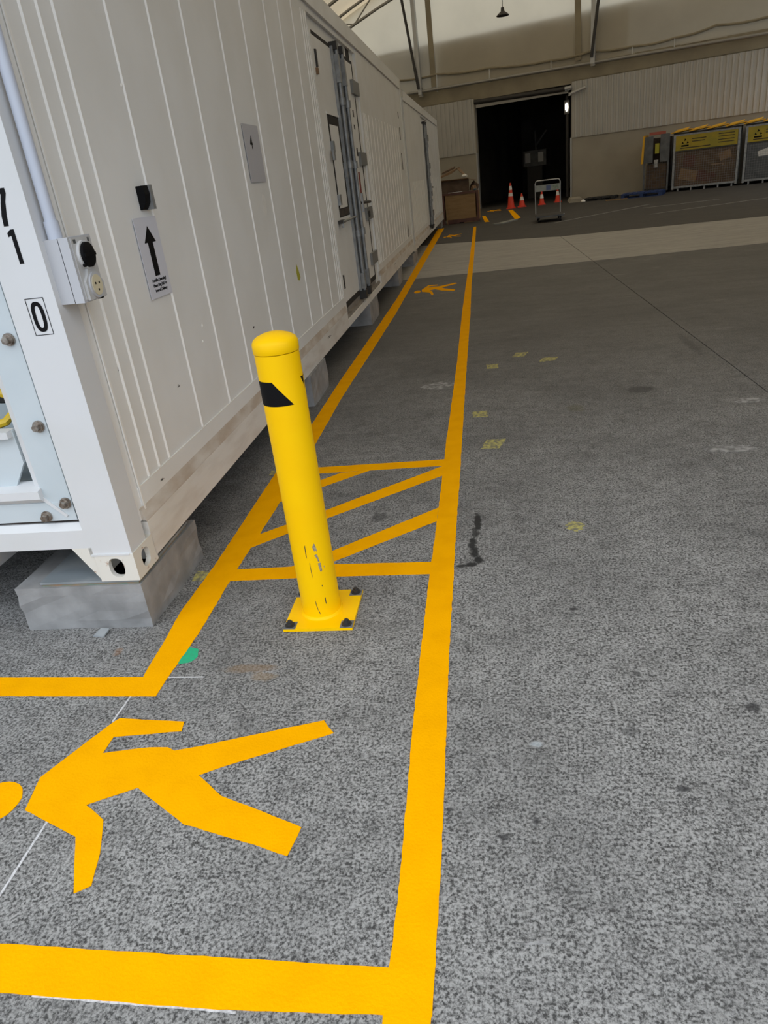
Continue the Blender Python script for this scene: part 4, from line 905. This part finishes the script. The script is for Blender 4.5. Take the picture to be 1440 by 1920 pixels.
for x in (-.36, .36):
    for y in (-.44, .44): obj('caster', tube(BM(), [(x - .02, y, .045), (x + .02, y, .045)], .045, 12), RUBBER, ec)
tag(obj('red_tray', prism(BM(), [WP(6.75, 1.901, 1.2), WP(7.30, 1.901, 1.2), WP(7.20, 1.901, .6), WP(6.85, 1.901, .6)], (0, 0, .09)), mat('faded_red_plastic', (.38, .09, .06, 1), .5)), 'faded red tray on top of the narrow cage trolley', 'tray')

# doorway things, lamps
la = empty('pendant_lamp', WP(2.43, 5.93, 4.0)); tag(la, 'black pendant lamp hanging on a thin cord under the roof', 'lamp')
obj('shade', lathe(BM(), [(.205, .02), (.20, .0), (.19, .0), (.10, .10), (.05, .13), (.05, .0), (0, .0)], seg=24), DARKSTEEL, la, smooth=True)
obj('shade_top', lathe(BM(), [(.205, .02), (.12, .09), (.06, .13), (.05, .24), (0, .24)], seg=24), DARKSTEEL, la, smooth=True)
zr = roof_z(WP(2.43, 0, 4).x) + .1 - 5.93
obj('cord', tube(BM(), [(0, 0, .24), (0, 0, zr)], .012, 6), DARKSTEEL, la)
bt = empty('tube_light', WP(3.70, 3.66, .16)); tag(bt, 'white tube light sticking out at the top right of the doorway', 'lamp')
obj('tube', tube(BM(), [(0, 0, 0), tuple(WP(4.30, 3.80, .18) - WP(3.70, 3.66, .16))], .045, 10), BOX_LID, bt, smooth=True)
obj('tube_bracket', bx(-.04, .04, -.05, .05, -.05, .05), PIPE, bt)
bk = empty('bulkhead_lamp', tuple(WP(3.42, 3.29, -.55))); bk.rotation_euler = (0, 0, WANG); tag(bk, 'lit oval bulkhead lamp just inside the right of the doorway', 'lamp')
b = BM(); bmesh.ops.create_uvsphere(b, u_segments=18, v_segments=12, radius=1.0); b.transform(Matrix.Diagonal((.055, .05, .15, 1)))
obj('globe', b, GLOW, bk, smooth=True); obj('backing_plate', bx(-.10, .10, .05, .08, -.24, .24), DARKSTEEL, bk)
obj('mounting_post', bx(-.05, .05, .08, .14, -3.2, .4), DARKSTEEL, bk)
mc = empty('machine_cabinet', tuple(WP(.98, 0, -5.0)), ); mc.rotation_euler = (0, 0, WANG); tag(mc, 'dim grey machine cabinet standing in the dark room', 'cabinet')
obj('body', bx(-.35, .35, -.3, .3, 0, 1.35), DARKSTEEL, mc, bev=.01); obj('head_unit', bx(-.5, .55, -.35, .3, 1.35, 2.0), BINGREY, mc, bev=.01)
obj('mast', tube(BM(), [(0, 0, 2.0), (-.05, 0, 2.8)], .04, 8), BINGREY, mc); obj('arm', tube(BM(), [(0, 0, 2.2), (.5, 0, 2.75)], .05, 8), BINGREY, mc)
for k in range(2): obj('control_panel', bx(-.42 + k * .6, -.18 + k * .6, -.36, -.35, 1.5, 1.9), ALU, mc)
tag(obj('steel_post', bx(-.09, .09, -.09, .09, 0, 6.0), BINGREY), 'upright steel post at the right of the dark room', 'post').location = WP(3.9, 0, -4)
